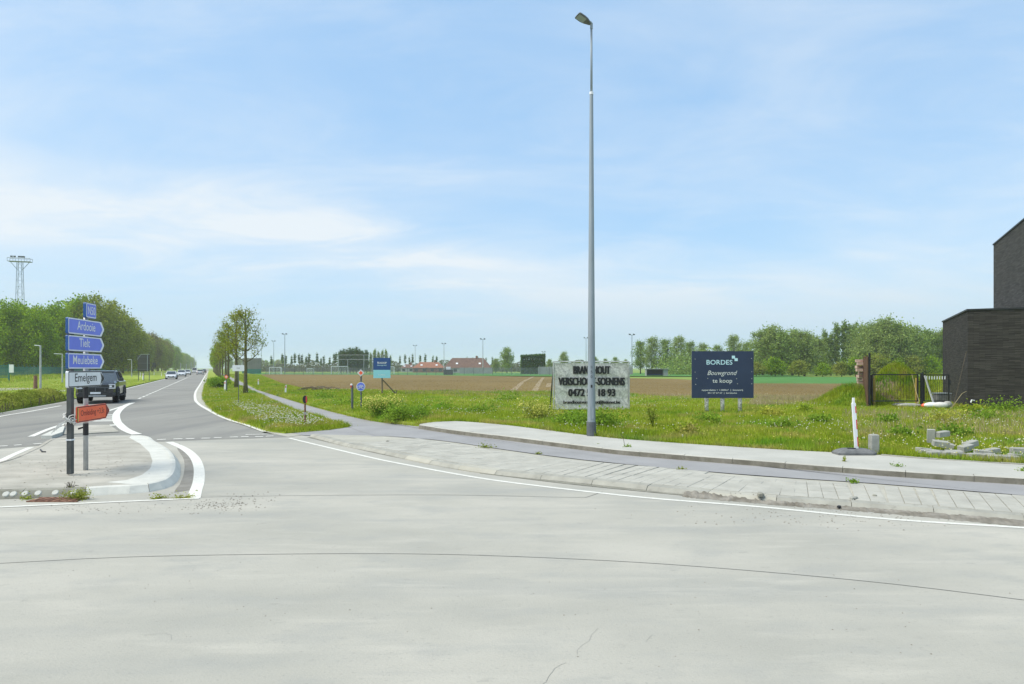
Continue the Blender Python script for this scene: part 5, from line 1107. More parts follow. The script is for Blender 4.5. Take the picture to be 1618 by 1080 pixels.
mb = MB(); mb.poly([P(60, 618, .064), P(80, 619.5, .064), P(112, 617, .064), P(112, 615, .064), P(80, 617, .064), P(58, 613, .064)]); struct('left_footway', mb, M['strip'])

# clipped hedge along the oncoming lane
hc = [P(-220, 705, .05), P(-100, 678, .05), P(0, 650, .05), P(45, 642, .05), P(79, 635, .05), P(106, 630.5, .05)]
hcc = catmull(hc, .3); hs = arclen(hcc); c = []
for k in range(34000):
    l = G.uniform(0, hs[-1]); p = at_len(hcc, hs, l); d = at_len(hcc, hs, l + .1) - at_len(hcc, hs, l - .1); n_ = Vector((-d.y, d.x, 0)).normalized(); u = G.uniform(0, 1.6)
    hh = .62 * (1 - ((u - .8) / .95) ** 2) + .05 + .10 * math.sin(l * 2.3) * math.sin(l * .9) * (u > .2); zz = hh * (1 - abs(G.normal()) * .25)
    if u < .25: zz = G.uniform(0, hh)
    c.append((p.x + n_.x * u, p.y + n_.y * u, .06 + max(zz, 0)))
hd_ = empty('hedge', (0, 0, 0), label='low leafy hedge along the kerb of the oncoming lane at left', cat='hedge')
link('foliage', leaf_mesh('foliage', np.array(c), .045, G, M['leaf_hedge']), None, hd_)
mb = MB()
for k in range(50): l = random.uniform(0, hs[-1]); p = at_len(hcc, hs, l) + Vector((random.uniform(-.3, 0), random.uniform(.7, 1.1), 0)); mb.tube([p, p + Vector((random.uniform(-.1, .1), random.uniform(-.1, .1), .38))], .010, 4)
tag(mb.build('stems', M['bark'], hd_), kind='stuff')

# ------------------------------------------------------------------ far side of the fields
pop = [make_parts(G, 13, .16, .18, 1.0, 16, 7000 if m == 'leaf_dark' else 3800, .19, M[m], M['bark'], .38, 2.2, dome=(8.2, .85, 4.4, 70)) for m in ('leaf_pop', 'leaf_dark', 'leaf_pop')]
popthin = [make_parts(G, 12, .13, .50, .9, 10, 900, .20, M['leaf_dark'], M['bark'], .30, 1.8) for k in range(3)]
wil = [make_parts(G, 12.4, .22, .15, 3.2, 16, 8500, .19, M[m], M['bark'], .62, .9, dome=(6.6, rx, 5.6, 110)) for m, rx in (('leaf_will', 3.6), ('leaf_will', 3.2), ('leaf_pop', 3.8), ('leaf_pop', 3.0))]
loose = [make_parts(G, 13, .22, .12, 3.4, 20, 6500, .17, M[m], M['bark'], .55, .8, sub=4, dome=(7.4, 3.6, 5.2, 70)) for m in ('leaf_pop', 'leaf_will')]
def place(name, kind, px, top, Y, label, group, hgt, base=.0, wid=None, cat='tree'):
    s = (ZY(top, Y) - base) / hgt; o = tree(name, Q(px, Y), base, kind, label, group, sc=s)
    if wid: o.scale = (s * wid, s * wid, s)
    return o
grp = 'trees along the far edge of the fields on the right'
for px, top, k, Y, l in ((1012, 536, 0, 225, 'leftmost loose grey-green tree above the dugout'), (1030, 531, 1, 220, 'loose airy tree above the right of the dugout'), (1052, 533, 0, 218, 'airy tree between the dugout and the navy board'), (1072, 530, 1, 225, 'pale tree left of the navy board'), (1090, 537, 0, 215, 'tree at the left edge of the navy board'), (1112, 541, 1, 220, 'lower tree above the navy board logo'), (1134, 543, 0, 225, 'low tree over the middle of the navy board'), (1160, 528, 1, 210, 'light green tree rising over the right of the navy board'), (1180, 538, 0, 215, 'tree over the right corner of the navy board')):
    place('loose_tree', loose[k], px, top, Y, l, grp, 13)
for px, top, k, Y, l in ((1205, 522, 0, 175, 'green tree just right of the navy board'), (1219, 515, 1, 172, 'tall pale green tree right of the navy board'), (1236, 522, 2, 170, 'second broad tree right of the navy board'), (1252, 519, 3, 180, 'darker tree between two pale willows'), (1271, 522, 0, 170, 'pale willow in the gap before the tall poplars'), (1290, 532, 1, 176, 'low willow left of the poplars'),
                         (1365, 514, 1, 172, 'pale tree right of the poplars'), (1382, 508, 0, 165, 'tall light green tree above the rusty wall'), (1400, 503, 1, 162, 'tallest light green tree above the gate mound'), (1420, 509, 0, 160, 'broad light green tree above the gate'), (1441, 515, 2, 165, 'tree above the black gate'), (1461, 519, 3, 168, 'dark green tree above the small gate'), (1478, 524, 0, 170, 'tree near the corner of the brick wing'), (1494, 518, 2, 168, 'dark tree touching the brick wing'), (1512, 525, 3, 170, 'tree partly hidden behind the brick wing')):
    place('willow_tree', wil[k], px, top, Y, l, grp, 12.4, wid=1.15)
for px, top, l in ((1304, 517, 'first slim poplar from the left in the tall poplar group'), (1313, 521, 'short poplar second in the tall poplar group'), (1322, 508, 'tall slim dark poplar in the middle of the group'), (1334, 505, 'tallest slim poplar of the group'), (1343, 509, 'slim poplar just right of the tallest'), (1352, 507, 'last tall poplar on the right of the group')):
    place('poplar_tree', pop[2 if top < 510 else 0], px, top, 185, l, 'slim poplars standing between the willows', 13, wid=.9)
for i, (px, top) in enumerate(((1225, 566), (1262, 570), (1300, 574), (1330, 572), (1352, 566), (1385, 560), (1415, 566), (1440, 562), (1470, 564), (1195, 572))):
    place('shrub', lowp[i % 2], px, top, 158, ['yellow-green shrub', 'soft grey-green shrub', 'low shrub', 'rounded shrub', 'bushy willow shrub', 'tall shrub', 'dark shrub', 'bright yellow-green shrub', 'green shrub', 'pale shrub'][i] + ' at the foot of the trees ' + ['right of the navy board', 'left of the poplars', 'under the first poplar', 'under the tallest poplar', 'right of the poplars', 'above the rusty wall', 'over the gate mound', 'above the black gate', 'by the brick wing', 'beside the navy board edge'][i], 'shrubs at the foot of the far trees', 5, wid=1.3, cat='shrub')
tag(link('distant_wood', leaf_mesh('wood', np.stack([G.uniform(44, 175, 30000), G.uniform(192, 222, 30000), np.minimum(np.abs(G.normal(0, 2.8, 30000)), 7.5) + .2], 1), .33, G, M['leaf_pop'])), kind='stuff')
xs = G.uniform(-135, 62, 26000); tag(link('distant_scrub', leaf_mesh('scrub', np.stack([xs, G.uniform(352, 372, 26000), np.minimum(np.abs(G.normal(0, 1, 26000)), 1.7) * (2.3 + 1.2 * np.sin(xs * .13) * np.sin(xs * .31)) + .2], 1), .42, G, M['leaf_dim'])), kind='stuff')
# poplars and dark rows on the left half
for i, px in enumerate((429, 447, 452, 461, 466, 473, 478, 483, 489, 500, 508, 512, 521, 527, 531)):
    place('poplar_tree', popthin[i % 3], px + random.uniform(-1, 1), [560, 557, 559, 560, 556, 557, 558, 561, 556, 555, 564, 560, 562, 556, 555][i], 330, ORD[i] + ' thin wind-bent poplar from the left in the far row left of the dark block', 'thin poplars far across the sports fields', 12, wid=1.2)
for i, px in enumerate((632, 640, 647, 652, 664, 672, 684, 690, 738, 747, 755, 768, 778)):
    place('poplar_tree', popthin[i % 3], px, [560, 558, 562, 557, 559, 557, 560, 561, 562, 563, 562, 563, 562][i], 380, ORD[i if px < 700 else i - 8] + ' thin poplar from the left above the ' + ('orange' if px < 700 else 'brown') + ' roof far away', 'thin poplars behind the roofs', 12, wid=1.1)
for i, px in enumerate((538, 543, 548, 553, 558, 563, 568, 573, 579)):
    place('conifer_tree', pop[1], px, [553, 551, 552, 549, 550, 548, 551, 554, 553][i], 265, ORD[i] + ' dense dark tree from the left in the tight block behind the ball net', 'tight block of dark trees behind the ball net', 13, wid=1.3)
for i, px in enumerate((586, 592, 598, 604, 610, 617)):
    place('poplar_tree', pop[0], px, [555, 549, 553, 551, 550, 560][i], 270, ORD[i] + ' slim green poplar from the left around the small blue sale board', 'slim poplars behind the blue board', 13, wid=.85)
place('round_tree', wil[2], 801, 549, 270, 'single rounded grey-green tree right of the brown roof', None, 12.4)
place('round_tree', wil[0], 783, 566, 280, 'low shrubby tree between the brown roof and the rounded tree', None, 12.4)
place('round_tree', wil[1], 891, 556, 300, 'round pale green tree peeking over the white banner', None, 12.4)
for i, (px, top) in enumerate(((868, 567), (915, 570), (940, 563), (957, 566), (972, 564), (988, 567))):
    place('round_tree', wil[2 + i % 2], px, top, 330, 'small hazy tree on the horizon ' + ['left of the white banner', 'over the banner left of the lamp', 'over the banner right of the lamp', 'over the last letters of the banner top line', 'over the right part of the banner', 'over the right corner of the banner'][i], 'hazy trees peeking over the banner', 12.4)
# clipped conifer block
g = empty('conifer_hedge', Q(842, 215), label='tall clipped dark green conifer block left of the white banner', cat='hedge'); hw_, hh_ = 18.5 / F * 215, ZY(560, 215)
u = G.uniform(-1, 1, (34000, 3)); k = G.integers(0, 3, 34000); sgn_ = G.choice([-1, 1], 34000)
u[np.arange(34000), k] = np.where(k == 2, 1, sgn_) * G.uniform(.86, 1.0, 34000)
c = np.stack([u[:, 0] * hw_, u[:, 1] * 2.2, (u[:, 2] * .5 + .5) * hh_ * (.95 + .03 * u[:, 0]) + .22 * np.abs(np.sin(u[:, 0] * 14)) * (u[:, 2] > .6)], 1) + G.normal(0, .12, (34000, 3))
link('foliage', leaf_mesh('foliage', c, .16, G, M['leaf_dark']), None, g)
mb = MB()
for k in range(9): mb.tube([(-hw_ + (k + .5) * hw_ * 2 / 9, 0, 0), (-hw_ + (k + .5) * hw_ * 2 / 9, 0, hh_ * .8)], .15, 6)
tag(mb.build('trunks', M['bark'], g), kind='stuff')

# houses, wall, dugouts
def gabled(name, px0, px1, Y, ey, ry, roofm, wallm, label, hip=1.5, wins=4):
    x0, x1 = Q(px0, Y).x, Q(px1, Y).x; w = x1 - x0; g = empty(name, ((x0 + x1) / 2, Y, 0), label=label, cat='house'); ze, zr = ZY(ey, Y), ZY(ry, Y)
    mb = MB(); mb.box((0, 4, ze / 2), (w - .6, 7.4, ze)); mb.build('wall', wallm, g)
    mb = MB(); mb.add([(-w / 2, 0, ze - .1), (w / 2, 0, ze - .1), (w / 2, 8, ze - .1), (-w / 2, 8, ze - .1), (-w / 2 + hip, 4, zr), (w / 2 - hip, 4, zr)], [(0, 1, 5, 4), (2, 3, 4, 5), (1, 2, 5), (3, 0, 4), (3, 2, 1, 0)]); rf = mb.build('roof', roofm, g)
    mb = MB(); mb.box((w * .18, 4, zr + .3), (.8, .8, 1.2)); mb.build('chimney', M['brickred'], rf)
    for k in range(wins):
        mb = MB(); x = -w / 2 + w * (k + .5) / wins; mb.box((x, .28, ze * .5), (1.4, .1, 1.1)); mb.build('window', M['glass'], g)
    for k in (-.22, .25): mb = MB(); mb.box(None, (.9, .06, .8), M4=TT(w * k, 1.7, ze + (zr - ze) * .42 + .12) @ Matrix.Rotation(math.atan2(zr - ze, 4) - pi / 2, 4, 'X')); mb.build('skylight', M['lamp'], rf)
    return g
gabled('house', 651, 702, 300, 580.5, 571.5, M['roof_o'], M['brickred'], 'long low house with an orange tiled roof far across the field', 3)
gabled('house', 700, 777, 285, 581, 565, M['roof_b'], M['plaster'], 'long house with a big brown tiled roof far across the field', 3.5, 6)
gabled('house', 632, 655, 330, 581, 575, M['roof_b'], M['plaster'], 'small hazy house left of the orange roofed one', 2, 2)
mb = MB(); w_ = 26 * 230 / F; h_ = ZY(580.5, 230); g = empty('concrete_wall', Q(752, 230), label='pale low wall in front of the brown roofed house', cat='wall')
for k in range(5): mb = MB(); mb.box((-w_ + (k + .5) * w_ * 2 / 5, 0, h_ * .5), (w_ * 2 / 5 - .06, .15, h_)); mb.build('panel', M['panelwall'], g)
g = empty('concrete_wall', Q(925, 200), label='grey concrete panel wall behind the white banner', cat='wall'); w_ = 75 * 200 / F; h_ = ZY(579, 200)
for k in range(11): mb = MB(); mb.box((-w_ + (k + .5) * w_ * 2 / 11, 0, h_ / 2), (w_ * 2 / 11 - .08, .2, h_)); mb.build('panel', M['panelwall'], g)
Yd = 168; g = empty('dugout', Q(1038, Yd), label='open fronted dark dugout shelter with a pale frame right of the banner', cat='shelter'); s = Yd / F
mb = MB(); h_ = ZY(583, Yd); mb.box((0, 1.2, h_ / 2), (33 * s, .12, h_)); mb.build('back_wall', M['darkbox'], g)
mb = MB(); mb.box((0, .2, h_ + .05), (36 * s, 2.3, .14)); mb.build('roof', M['panelwall'], g)
for x in (-17 * s, 13 * s): mb = MB(); mb.box((x, .3, h_ / 2), (.16 if x < 0 else 1.1, 1.8, h_)); mb.build('side_wall', M['panelwall'], g)
mb = MB(); mb.box((-2 * s, .7, .42), (26 * s, .4, .10)); mb.build('bench', M['blue_edge'], g)
Yd = 190; g = empty('dugout', Q(708.5, Yd), label='small black hut with a white panel on top before the brown roof', cat='shelter'); s = Yd / F
mb = MB(); mb.box((0, 0, .75), (14.5 * s, 1.6, 1.5)); mb.build('wall', M['darkbox'], g); mb = MB(); mb.box((0, -.2, 1.9), (7 * s, .1, .85)); mb.build('panel', M['white'], g); mb = MB(); mb.box((0, 0, 1.53), (15 * s, 1.8, .06)); mb.build('roof', M['galv_dark'], g)
Ys = 230; g = empty('training_wall', Q(398, Ys), label='tall grey wood screen with a teal base right of the nearest verge tree', cat='wall'); s = Ys / F
for k in range(8): mb = MB(); mb.box((-13 * s + k * 3.7 * s, 0, ZY(565.5, Ys) / 2 + .8), (3.6 * s, .2, ZY(565.5, Ys) - 1.6)); mb.build('panel', M['screen'], g)
mb = MB(); mb.box((0, -.15, .8), (30 * s, .1, 1.7)); mb.build('base_panel', M['fence_green'], g)
# goals, ball net and field fence
def goal(px, Y, w, h, label):
    g = empty('football_goal', Q(px, Y), label=label, cat='football goal'); mb = MB(); mb.beam((-w / 2, 0, h), (w / 2, 0, h), .16); mb.build('crossbar', M['white'], g)
    for x in (-w / 2, w / 2): mb = MB(); mb.beam((x, 0, 0), (x, 0, h), .16); mb.build('goalpost', M['white'], g)
    mb = MB()
    for k in range(25): x = -w / 2 + w * k / 24; mb.tube([(x, 0, h), (x, 1.2, h - .1), (x, 1.8, 0)], .012, 3, cap=False)
    for k in range(8): z = h * k / 8; mb.tube([(-w / 2, 1.8 - .6 * k / 8, z), (w / 2, 1.8 - .6 * k / 8, z)], .012, 3, cap=False)
    tag(mb.build('net', M['white'], g), kind='stuff')
goal(536.5, 215, 5.2, 2.5, 'white football goal before the block of dark trees'); goal(610, 215, 5.0, 2.4, 'white football goal partly behind the blue sale board'); goal(435, 200, 3.4, 2.2, 'small training goal right of the grey screen'); goal(490, 240, 2.2, 1.8, 'little goal between the thin poplars')
Yt = 200; g = empty('ball_net', Q(560, Yt), label='tall ball-stop net on steel posts in front of the block of dark trees', cat='net'); s = Yt / F; h_ = ZY(560.5, Yt); mb = MB()
for k, px in enumerate((535, 549.5, 575, 588, 604)): mb = MB(); mb.tube([((px - 560) * s, 0, 0), ((px - 560) * s, 0, h_ if k != 1 else ZY(567, Yt))], .08, 6); mb.build('post', M['silver'], g)
for py in (560.5, 567.5): mb = MB(); mb.tube([(-25 * s, 0, ZY(py, Yt)), (60 * s, 0, ZY(py, Yt))], .045, 5); mb.build('rail', M['silver'], g)
mb = MB()
for k in range(0, 57): mb.beam(((-25 + k * 1.5) * s, .05, 0), ((-25 + k * 1.5) * s, .05, h_), .010)
for k in range(20): mb.beam((-25 * s, .05, h_ * k / 20), (60 * s, .05, h_ * k / 20), .010)
tag(mb.build('netting', M['galv'], g), kind='stuff')
g = empty('field_fence', (0, 186, 0), label='grey wire mesh fence along the far edge of the ploughed field', cat='fence'); mb = MB(); x0, x1 = Q(420, 186).x, Q(868, 186).x; n = 30; hh = ZY(580.5, 186)
for k in range(n + 1): m_ = MB(); x = x0 + (x1 - x0) * k / n; m_.tube([(x, 0, 0), (x, 0, hh + .05)], .055, 5); m_.build('post', M['galv_dark'], g)
for k in range(int((x1 - x0) / .16)): mb.beam((x0 + k * .16, 0, .05), (x0 + k * .16, 0, hh), .022)
for k in range(9): mb.beam((x0, 0, .1 + hh * k / 9), (x1, 0, .1 + hh * k / 9), .02)
tag(mb.build('wire_mesh', M['galv'], g), kind='stuff')
mb = MB(); mb.poly([(Q(410, 180).x, 178, .10), (Q(1200, 180).x, 150, .10), (Q(1200, 260).x, 260, .10), (Q(400, 260).x, 260, .10)]); struct('sports_field', mb, M['crop'])
g = empty('white_figure', (0, 0, 0)); bpy.data.objects.remove(g)

# ------------------------------------------------------------------ mounds, gate and clutter by the house
def mound(name, px, Y, rx, ry, h, m, label):
    g = Q(px, Y); mb = MB(); n, k_ = 28, 12; r_ = random.Random(px); vs = [(0, 0, h)]
    for j in range(1, k_ + 1):
        for i in range(n):
            t = 2 * pi * i / n; q = j / k_; hh = h * (math.cos(q * pi) * .5 + .5) ** .8 * (1 + .10 * math.sin(3 * t + px) * q) + r_.uniform(-.04, .04) * (1 - q); vs.append((math.cos(t) * rx * q, math.sin(t) * ry * q, hh if j < k_ else -.1))
    fs = [(0, 1 + i, 1 + (i + 1) % n) for i in range(n)] + [(1 + (j - 1) * n + i, 1 + j * n + i, 1 + j * n + (i + 1) % n, 1 + (j - 1) * n + (i + 1) % n) for j in range(1, k_) for i in range(n)]
    mb.add(vs, fs); o = mb.build(name, m, loc=(g.x, g.y, MZ), smooth=True); tag(o, kind='structure'); return g, rx, ry, h, (mb.v, mb.f)
mounds = [mound('earth_mound', 1346, 34, 2.0, 1.8, .85, M['turf'], ''), mound('earth_mound', 1416, 41, 2.3, 2.0, 2.0, M['asphalt_mound'], ''), mound('earth_mound', 1476, 46, 3.0, 2.0, 1.25, M['turf'], ''), mound('earth_mound', 1398, 35, 1.0, .6, .55, M['asphalt_mound'], '')]
Yf = 31.6; zf = lambda py: ZY(py, Yf) - MZ; gx = lambda px: Q(px, Yf).x
g = empty('rusty_screen', (gx(1371), Yf, MZ), label='tall rusty brown sheet screen with a black end post left of the gate', cat='screen')
e = Q(1362, 35.2) - Vector((gx(1371), Yf, 0)); hL, hR = ZY(566, 35.2) - MZ, zf(561)
for k in range(7):
    a, b = e * (k / 7), e * ((k + .93) / 7); h0 = hR + (hL - hR) * k / 7 + random.uniform(-.08, .05); mb = MB(); mb.add([(a.x, a.y, 0), (b.x, b.y, 0), (b.x, b.y, h0), (a.x, a.y, h0), (a.x + .05, a.y + .01, 0), (b.x + .05, b.y + .01, 0), (b.x + .05, b.y + .01, h0), (a.x + .05, a.y + .01, h0)], [(0, 1, 2, 3), (7, 6, 5, 4), (0, 3, 7, 4), (1, 5, 6, 2), (3, 2, 6, 7)]); mb.build('plank', M['rustwall'], g, fix=True)
mb = MB(); mb.box((.06, -.04, hR / 2 + .05), (.07, .07, hR + .1)); mb.build('post', M['black_iron'], g)
g2 = empty('broken_wall', Q(1358.5, 34.5, MZ), label='ragged pink broken masonry stuck behind the rusty screen', cat='masonry'); r_ = random.Random(2)
for k in range(9): mb = MB(); mb.box((r_.uniform(-.08, .10), r_.uniform(-.1, .1), .95 + k * .155), (r_.uniform(.22, .36), .2, .14), r_.uniform(-.3, .3)); mb.build('brick', M['pinkstone'], g2)
mb = MB(); mb.box((0, .02, .45), (.3, .2, .95)); mb.build('footing', M['stone'], g2)
def gatep(name, pxa, pxb, top, label, bars, mesh_top=None):
    g = empty(name, (gx(pxa), Yf, MZ), label=label, cat='gate'); w_ = gx(pxb) - gx(pxa); h_ = zf(top); b0 = .30
    mb = MB()
    for a, b in (((0, 0, h_), (w_, 0, h_)), ((0, 0, b0), (w_, 0, b0)), ((0, 0, b0), (0, 0, h_)), ((w_, 0, b0), (w_, 0, h_))): mb.beam(a, b, .05)
    mb.build('frame', M['black_iron'], g)
    for k in range(1, bars): mb = MB(); mb.beam((w_ * k / bars, 0, b0), (w_ * k / bars, 0, h_ - .02), .009); mb.build('bar', M['black_iron'], g)
    return g, w_, h_
gatep('iron_gate', 1378, 1450, 591.5, 'wide black iron gate with thin bars before the earth mound', 16)
g, w_, h_ = gatep('iron_gate', 1460, 1499, 592, 'narrow black iron gate leaf against the brick wing', 11)
for k in range(8): mb = MB(); mb.box((.12 + k * .12, -.01, h_ - .13), (.035, .02, .15)); mb.build('tag_strip', M['white'], g)
mb = MB(); mb.box((w_ + .03, -.02, h_ - .35), (.06, .07, .22)); mb.build('lock', M['black_iron'], g)
g = empty('gate_post', (gx(1456.5), Yf, MZ), label='thick black gate post between the wide and narrow gates', cat='post'); mb = MB(); mb.box((0, 0, zf(589) / 2), (.10, .10, zf(589))); mb.build('post', M['black_iron'], g)
for z in (.45, 1.2): mb = MB(); mb.box((-.09, 0, z), (.12, .05, .03)); mb.build('hinge', M['black_iron'], g)
for px, Y, w_, h_, l in ((1448.5, 32.5, .11, 1.36, 'yellow wooden post just behind the wide gate'), (1381, 32.3, .10, 1.35, 'thin yellow wooden stake behind the rusty screen'), (1378, 33.0, .12, 1.5, 'grey-brown wooden stake by the left end of the gate')):
    tag(MB().box((0, 0, h_ / 2), (w_, w_, h_)).build('wooden_post', M['timber_y'] if 'yellow' in l else M['timber'], loc=Q(px, Y, MZ)), l, 'post')
tag(MB().beam(Vector((gx(1459), Yf - .1, zf(593) + MZ)), Vector((gx(1466), Yf - .55, MZ)), .055).build('leaning_pole', M['silver']), 'pale pole leaning against the post between the gates', 'pole')
def sack(px, Y, d, rz, m, label, cat='sack', z=MZ):
    p = Q(px, Y, z); mb = MB(); n = 10; secs = []
    for j in range(8):
        t = j / 7; s = math.sin(pi * (t * .9 + .05)) ** .45; secs.append([(d[0] * (t - .5), math.cos(2 * pi * i / n) * d[1] / 2 * s, d[2] / 2 + math.sin(2 * pi * i / n) * d[2] / 2 * s) for i in range(n)])
    mb.loft(secs); return tag(mb.build('sack', m, loc=p, rot=(0, 0, rz), smooth=True, fix=True), label, cat)
sack(1473, 31.0, (.75, .32, .28), .1, M['white'], 'white plastic sack lying under the left part of the narrow gate')
sack(1486, 30.8, (.6, .34, .30), -.2, M['tape'], 'greyish white sack beside the white one under the narrow gate')
sack(1497, 30.9, (.42, .36, .34), .4, M['stone'], 'grey rolled sack at the hinge foot against the brick wing')
sack(1461, 31.1, (.30, .22, .22), .2, M['orange'], 'small red-orange sack at the foot of the thick gate post')
sack(1437, 31.3, (1.1, .30, .22), .05, M['stone'], 'long grey sack lying under the wide gate')
sack(1427, 31.9, (1.0, .4, .20), .05, M['rubber'], 'dark flattened sack behind the long grey one', z=MZ)
g = Q(1488, 32.6, MZ); mb = MB(); mb.box((0, 0, .30), (.62, .45, .60), ch=.06); mb.build('crate_body', M['rubber'], None, loc=g); o = bpy.data.objects['crate_body']; o.name = 'crate'; tag(o, 'dark grey crate with a pale rim behind the narrow gate', 'crate'); mb = MB(); mb.box((0, 0, .62), (.66, .49, .05)); mb.build('rim', M['galv'], o)
hz0 = hp(0, 0, 0)
def cane(pts, label, m='dry'): tag(MB().tube(pts, [.012] * len(pts), 4).build('dry_cane', M[m]), label, 'cane')
cane([Q(1505, 30.6, MZ), Q(1512, 30.8, .9), Q(1520, 30.9, 1.9), Q(1527, 31, 2.0 + .75)], 'thin dark cane leaning up the corner of the brick wing', 'bark')
cane([Q(1500, 29.5, MZ), Q(1512, 30.3, .55), Q(1520, 30.6, .85), Q(1527, 30.7, .95)], 'pale bent cane rising to the tap on the brick wing')
cane([Q(1441, 29.8, MZ), Q(1452, 30.0, .55), Q(1446, 30.6, 1.1), Q(1441, 30.9, 1.7)], 'curved yellowish cane hanging before the wide gate')
g = empty('wall_tap', hp(-.03, 0.25, ZY(633, 31)), label='small pale hose tap on the corner of the brick wing', cat='tap'); mb = MB(); mb.tube([(0, 0, 0), (-.16, -.05, .03), (-.22, -.08, -.08)], .03, 6); mb.build('spout', M['white'], g); mb = MB(); mb.box((-.05, -.03, -.12), (.09, .09, .16)); mb.build('valve', M['black'], g)

# ------------------------------------------------------------------ grass, flowers, weeds
def inside(x, y, poly):
    c = np.zeros(len(x), bool); n = len(poly); j = n - 1
    for i in range(n):
        xi, yi, xj, yj = poly[i][0], poly[i][1], poly[j][0], poly[j][1]
        if yi != yj: c ^= ((yi > y) != (yj > y)) & (x < (xj - xi) * (y - yi) / (yj - yi) + xi)
        j = i
    return c
def poly_pts(poly, n, near, far, power=1.4, pmax=.85):
    """points in a polygon, denser nearby; only the sector the place shows"""
    P2 = [(p[0], p[1]) for p in poly]; out = []; tot = 0
    while tot < n:
        y = near + (far - near) * G.random(n) ** 1; w = (near / y) ** power * y / far; k = G.random(n) < w / w.max(); y = y[k]; x = G.uniform(-pmax, pmax, len(y)) * y; k = inside(x, y, P2); out.append(np.stack([x[k], y[k]], 1)); tot += k.sum()
        if len(out) > 200: break
    return np.vstack(out)[:n]
def blades(name, xy, z, hmin, hmax, w, m, lean=.5, hvar=True):
    n = len(xy); zz = np.broadcast_to(np.asarray(z, float), (n,)); hgt = G.uniform(hmin, hmax, n)
    if hvar: hgt *= .65 + .7 * (.5 + .5 * np.sin(xy[:, 0] * 1.3 + 2 * np.sin(xy[:, 1] * .7)) * np.sin(xy[:, 1] * 1.1 + xy[:, 0] * .5))
    a = G.uniform(0, 2 * pi, n); b = G.uniform(0, 2 * pi, n); l = hgt * G.uniform(0, lean, n); ww = w * G.uniform(.6, 1.5, n)
    base = np.stack([xy[:, 0], xy[:, 1], zz], 1); s = np.stack([np.cos(a), np.sin(a), np.zeros(n)], 1) * (ww / 2)[:, None]; tip = base + np.stack([np.cos(b) * l, np.sin(b) * l, hgt], 1)
    V = np.stack([base - s, base + s, tip], 1).reshape(-1, 3); me = np_mesh(name, V, np.arange(3 * n).reshape(n, 3), [m])
    return tag(link(name, me), kind='stuff')
mp_near = poly_pts(meadow_poly, 250000, 13, 60, 1.9); blades('meadow_grass', mp_near, MZ - .01, .05, .19, .022, M['blade'])
mp2 = poly_pts(meadow_poly, 60000, 45, 200, 1.2, .8); blades('meadow_grass', mp2, MZ - .01, .08, .2, .05, M['blade'])
vg = poly_pts(verge_poly, 70000, 18, 130, 1.9, .8); blades('verge_grass', vg, .04, .07, .22, .024, M['blade'])
lg = poly_pts(left_poly, 45000, 26, 120, 1.5, .85); blades('lawn_grass', lg, .04, .04, .12, .04, M['blade'], hvar=False)
xy = poly_pts([R(-26, 60), R(-45, 60), R(-45, 300), R(-26, 300)], 22000, 60, 300, 1.0, .85); cc = xy[:, 0] + .443 * xy[:, 1]; blades('bank_grass', xy, np.clip((-26 - cc) / 7, 0, 1) * .5 + .02, .15, .5, .09, M['blade'])
# a ragged fringe along the sidewalk, the verge edge and the path
def fringe(name, c, n, spread, z, h0, h1, w=.016):
    s = arclen(c); l = G.uniform(0, s[-1], n); pts_ = np.array([tuple(at_len(c, s, v))[:2] for v in l]); blades(name, pts_ + G.normal(0, spread, (n, 2)), z, h0, h1, w, M['blade'], lean=1.0)
fringe('meadow_grass', off_curve(sb_c, .07), 9000, .05, MZ, .06, .17)
fringe('meadow_grass', [p for p in up_c if P(664, 673, .08).x >= p.x and p.y < 90], 6000, .06, .08, .08, .2)
fringe('verge_grass', [p for p in verge_l if p.y < 90], 6000, .07, .02, .06, .16); fringe('verge_grass', [p for p in verge_r if p.y < 90], 4000, .06, .03, .06, .16)
# ploughed clods seen at the near edge
xy = poly_pts([(p.x, p.y) for p in fld], 9000, 44, 110, 1.6, .8); n = len(xy); s_ = G.uniform(.02, .06, n)[:, None]
V = np.stack([np.c_[xy, np.full(n, .155)] + np.array(o_) * s_ * G.uniform(.6, 1.4, (n, 1)) for o_ in ((-1, -1, 0), (1, -1, 0), (1, 1, 0), (-1, 1, 0), (0, 0, 1.1))], 1).reshape(-1, 3); ff = np.array([(0, 1, 4), (1, 2, 4), (2, 3, 4), (3, 0, 4)]); tag(link('soil_clods', np_mesh('clods', V, (np.arange(n)[:, None, None] * 5 + ff[None]).reshape(-1, 3), [M['soil']])), kind='stuff')
# mound grass
for (g, rx, ry, h, (mv, mf)), n in zip(mounds, (9000, 26000, 16000, 600)):
    A = np.array(mv); q = G.random((n, 2)); r = np.sqrt(q[:, 0]); t = q[:, 1] * 2 * pi; hh = h * (np.cos(r * pi) * .5 + .5) ** .8; px_ = g.x + np.cos(t) * rx * r; py_ = g.y + np.sin(t) * ry * r
    keep = np.ones(n, bool)
    if h == 2.0: keep = ~((py_ < g.y - .1) & (px_ < g.x - .4) & (hh < 1.0) & (G.random(n) < .6))
    blades('mound_grass', np.stack([px_, py_], 1)[keep], (MZ + hh - .02)[keep], .10, .3, .03, M['blade'])
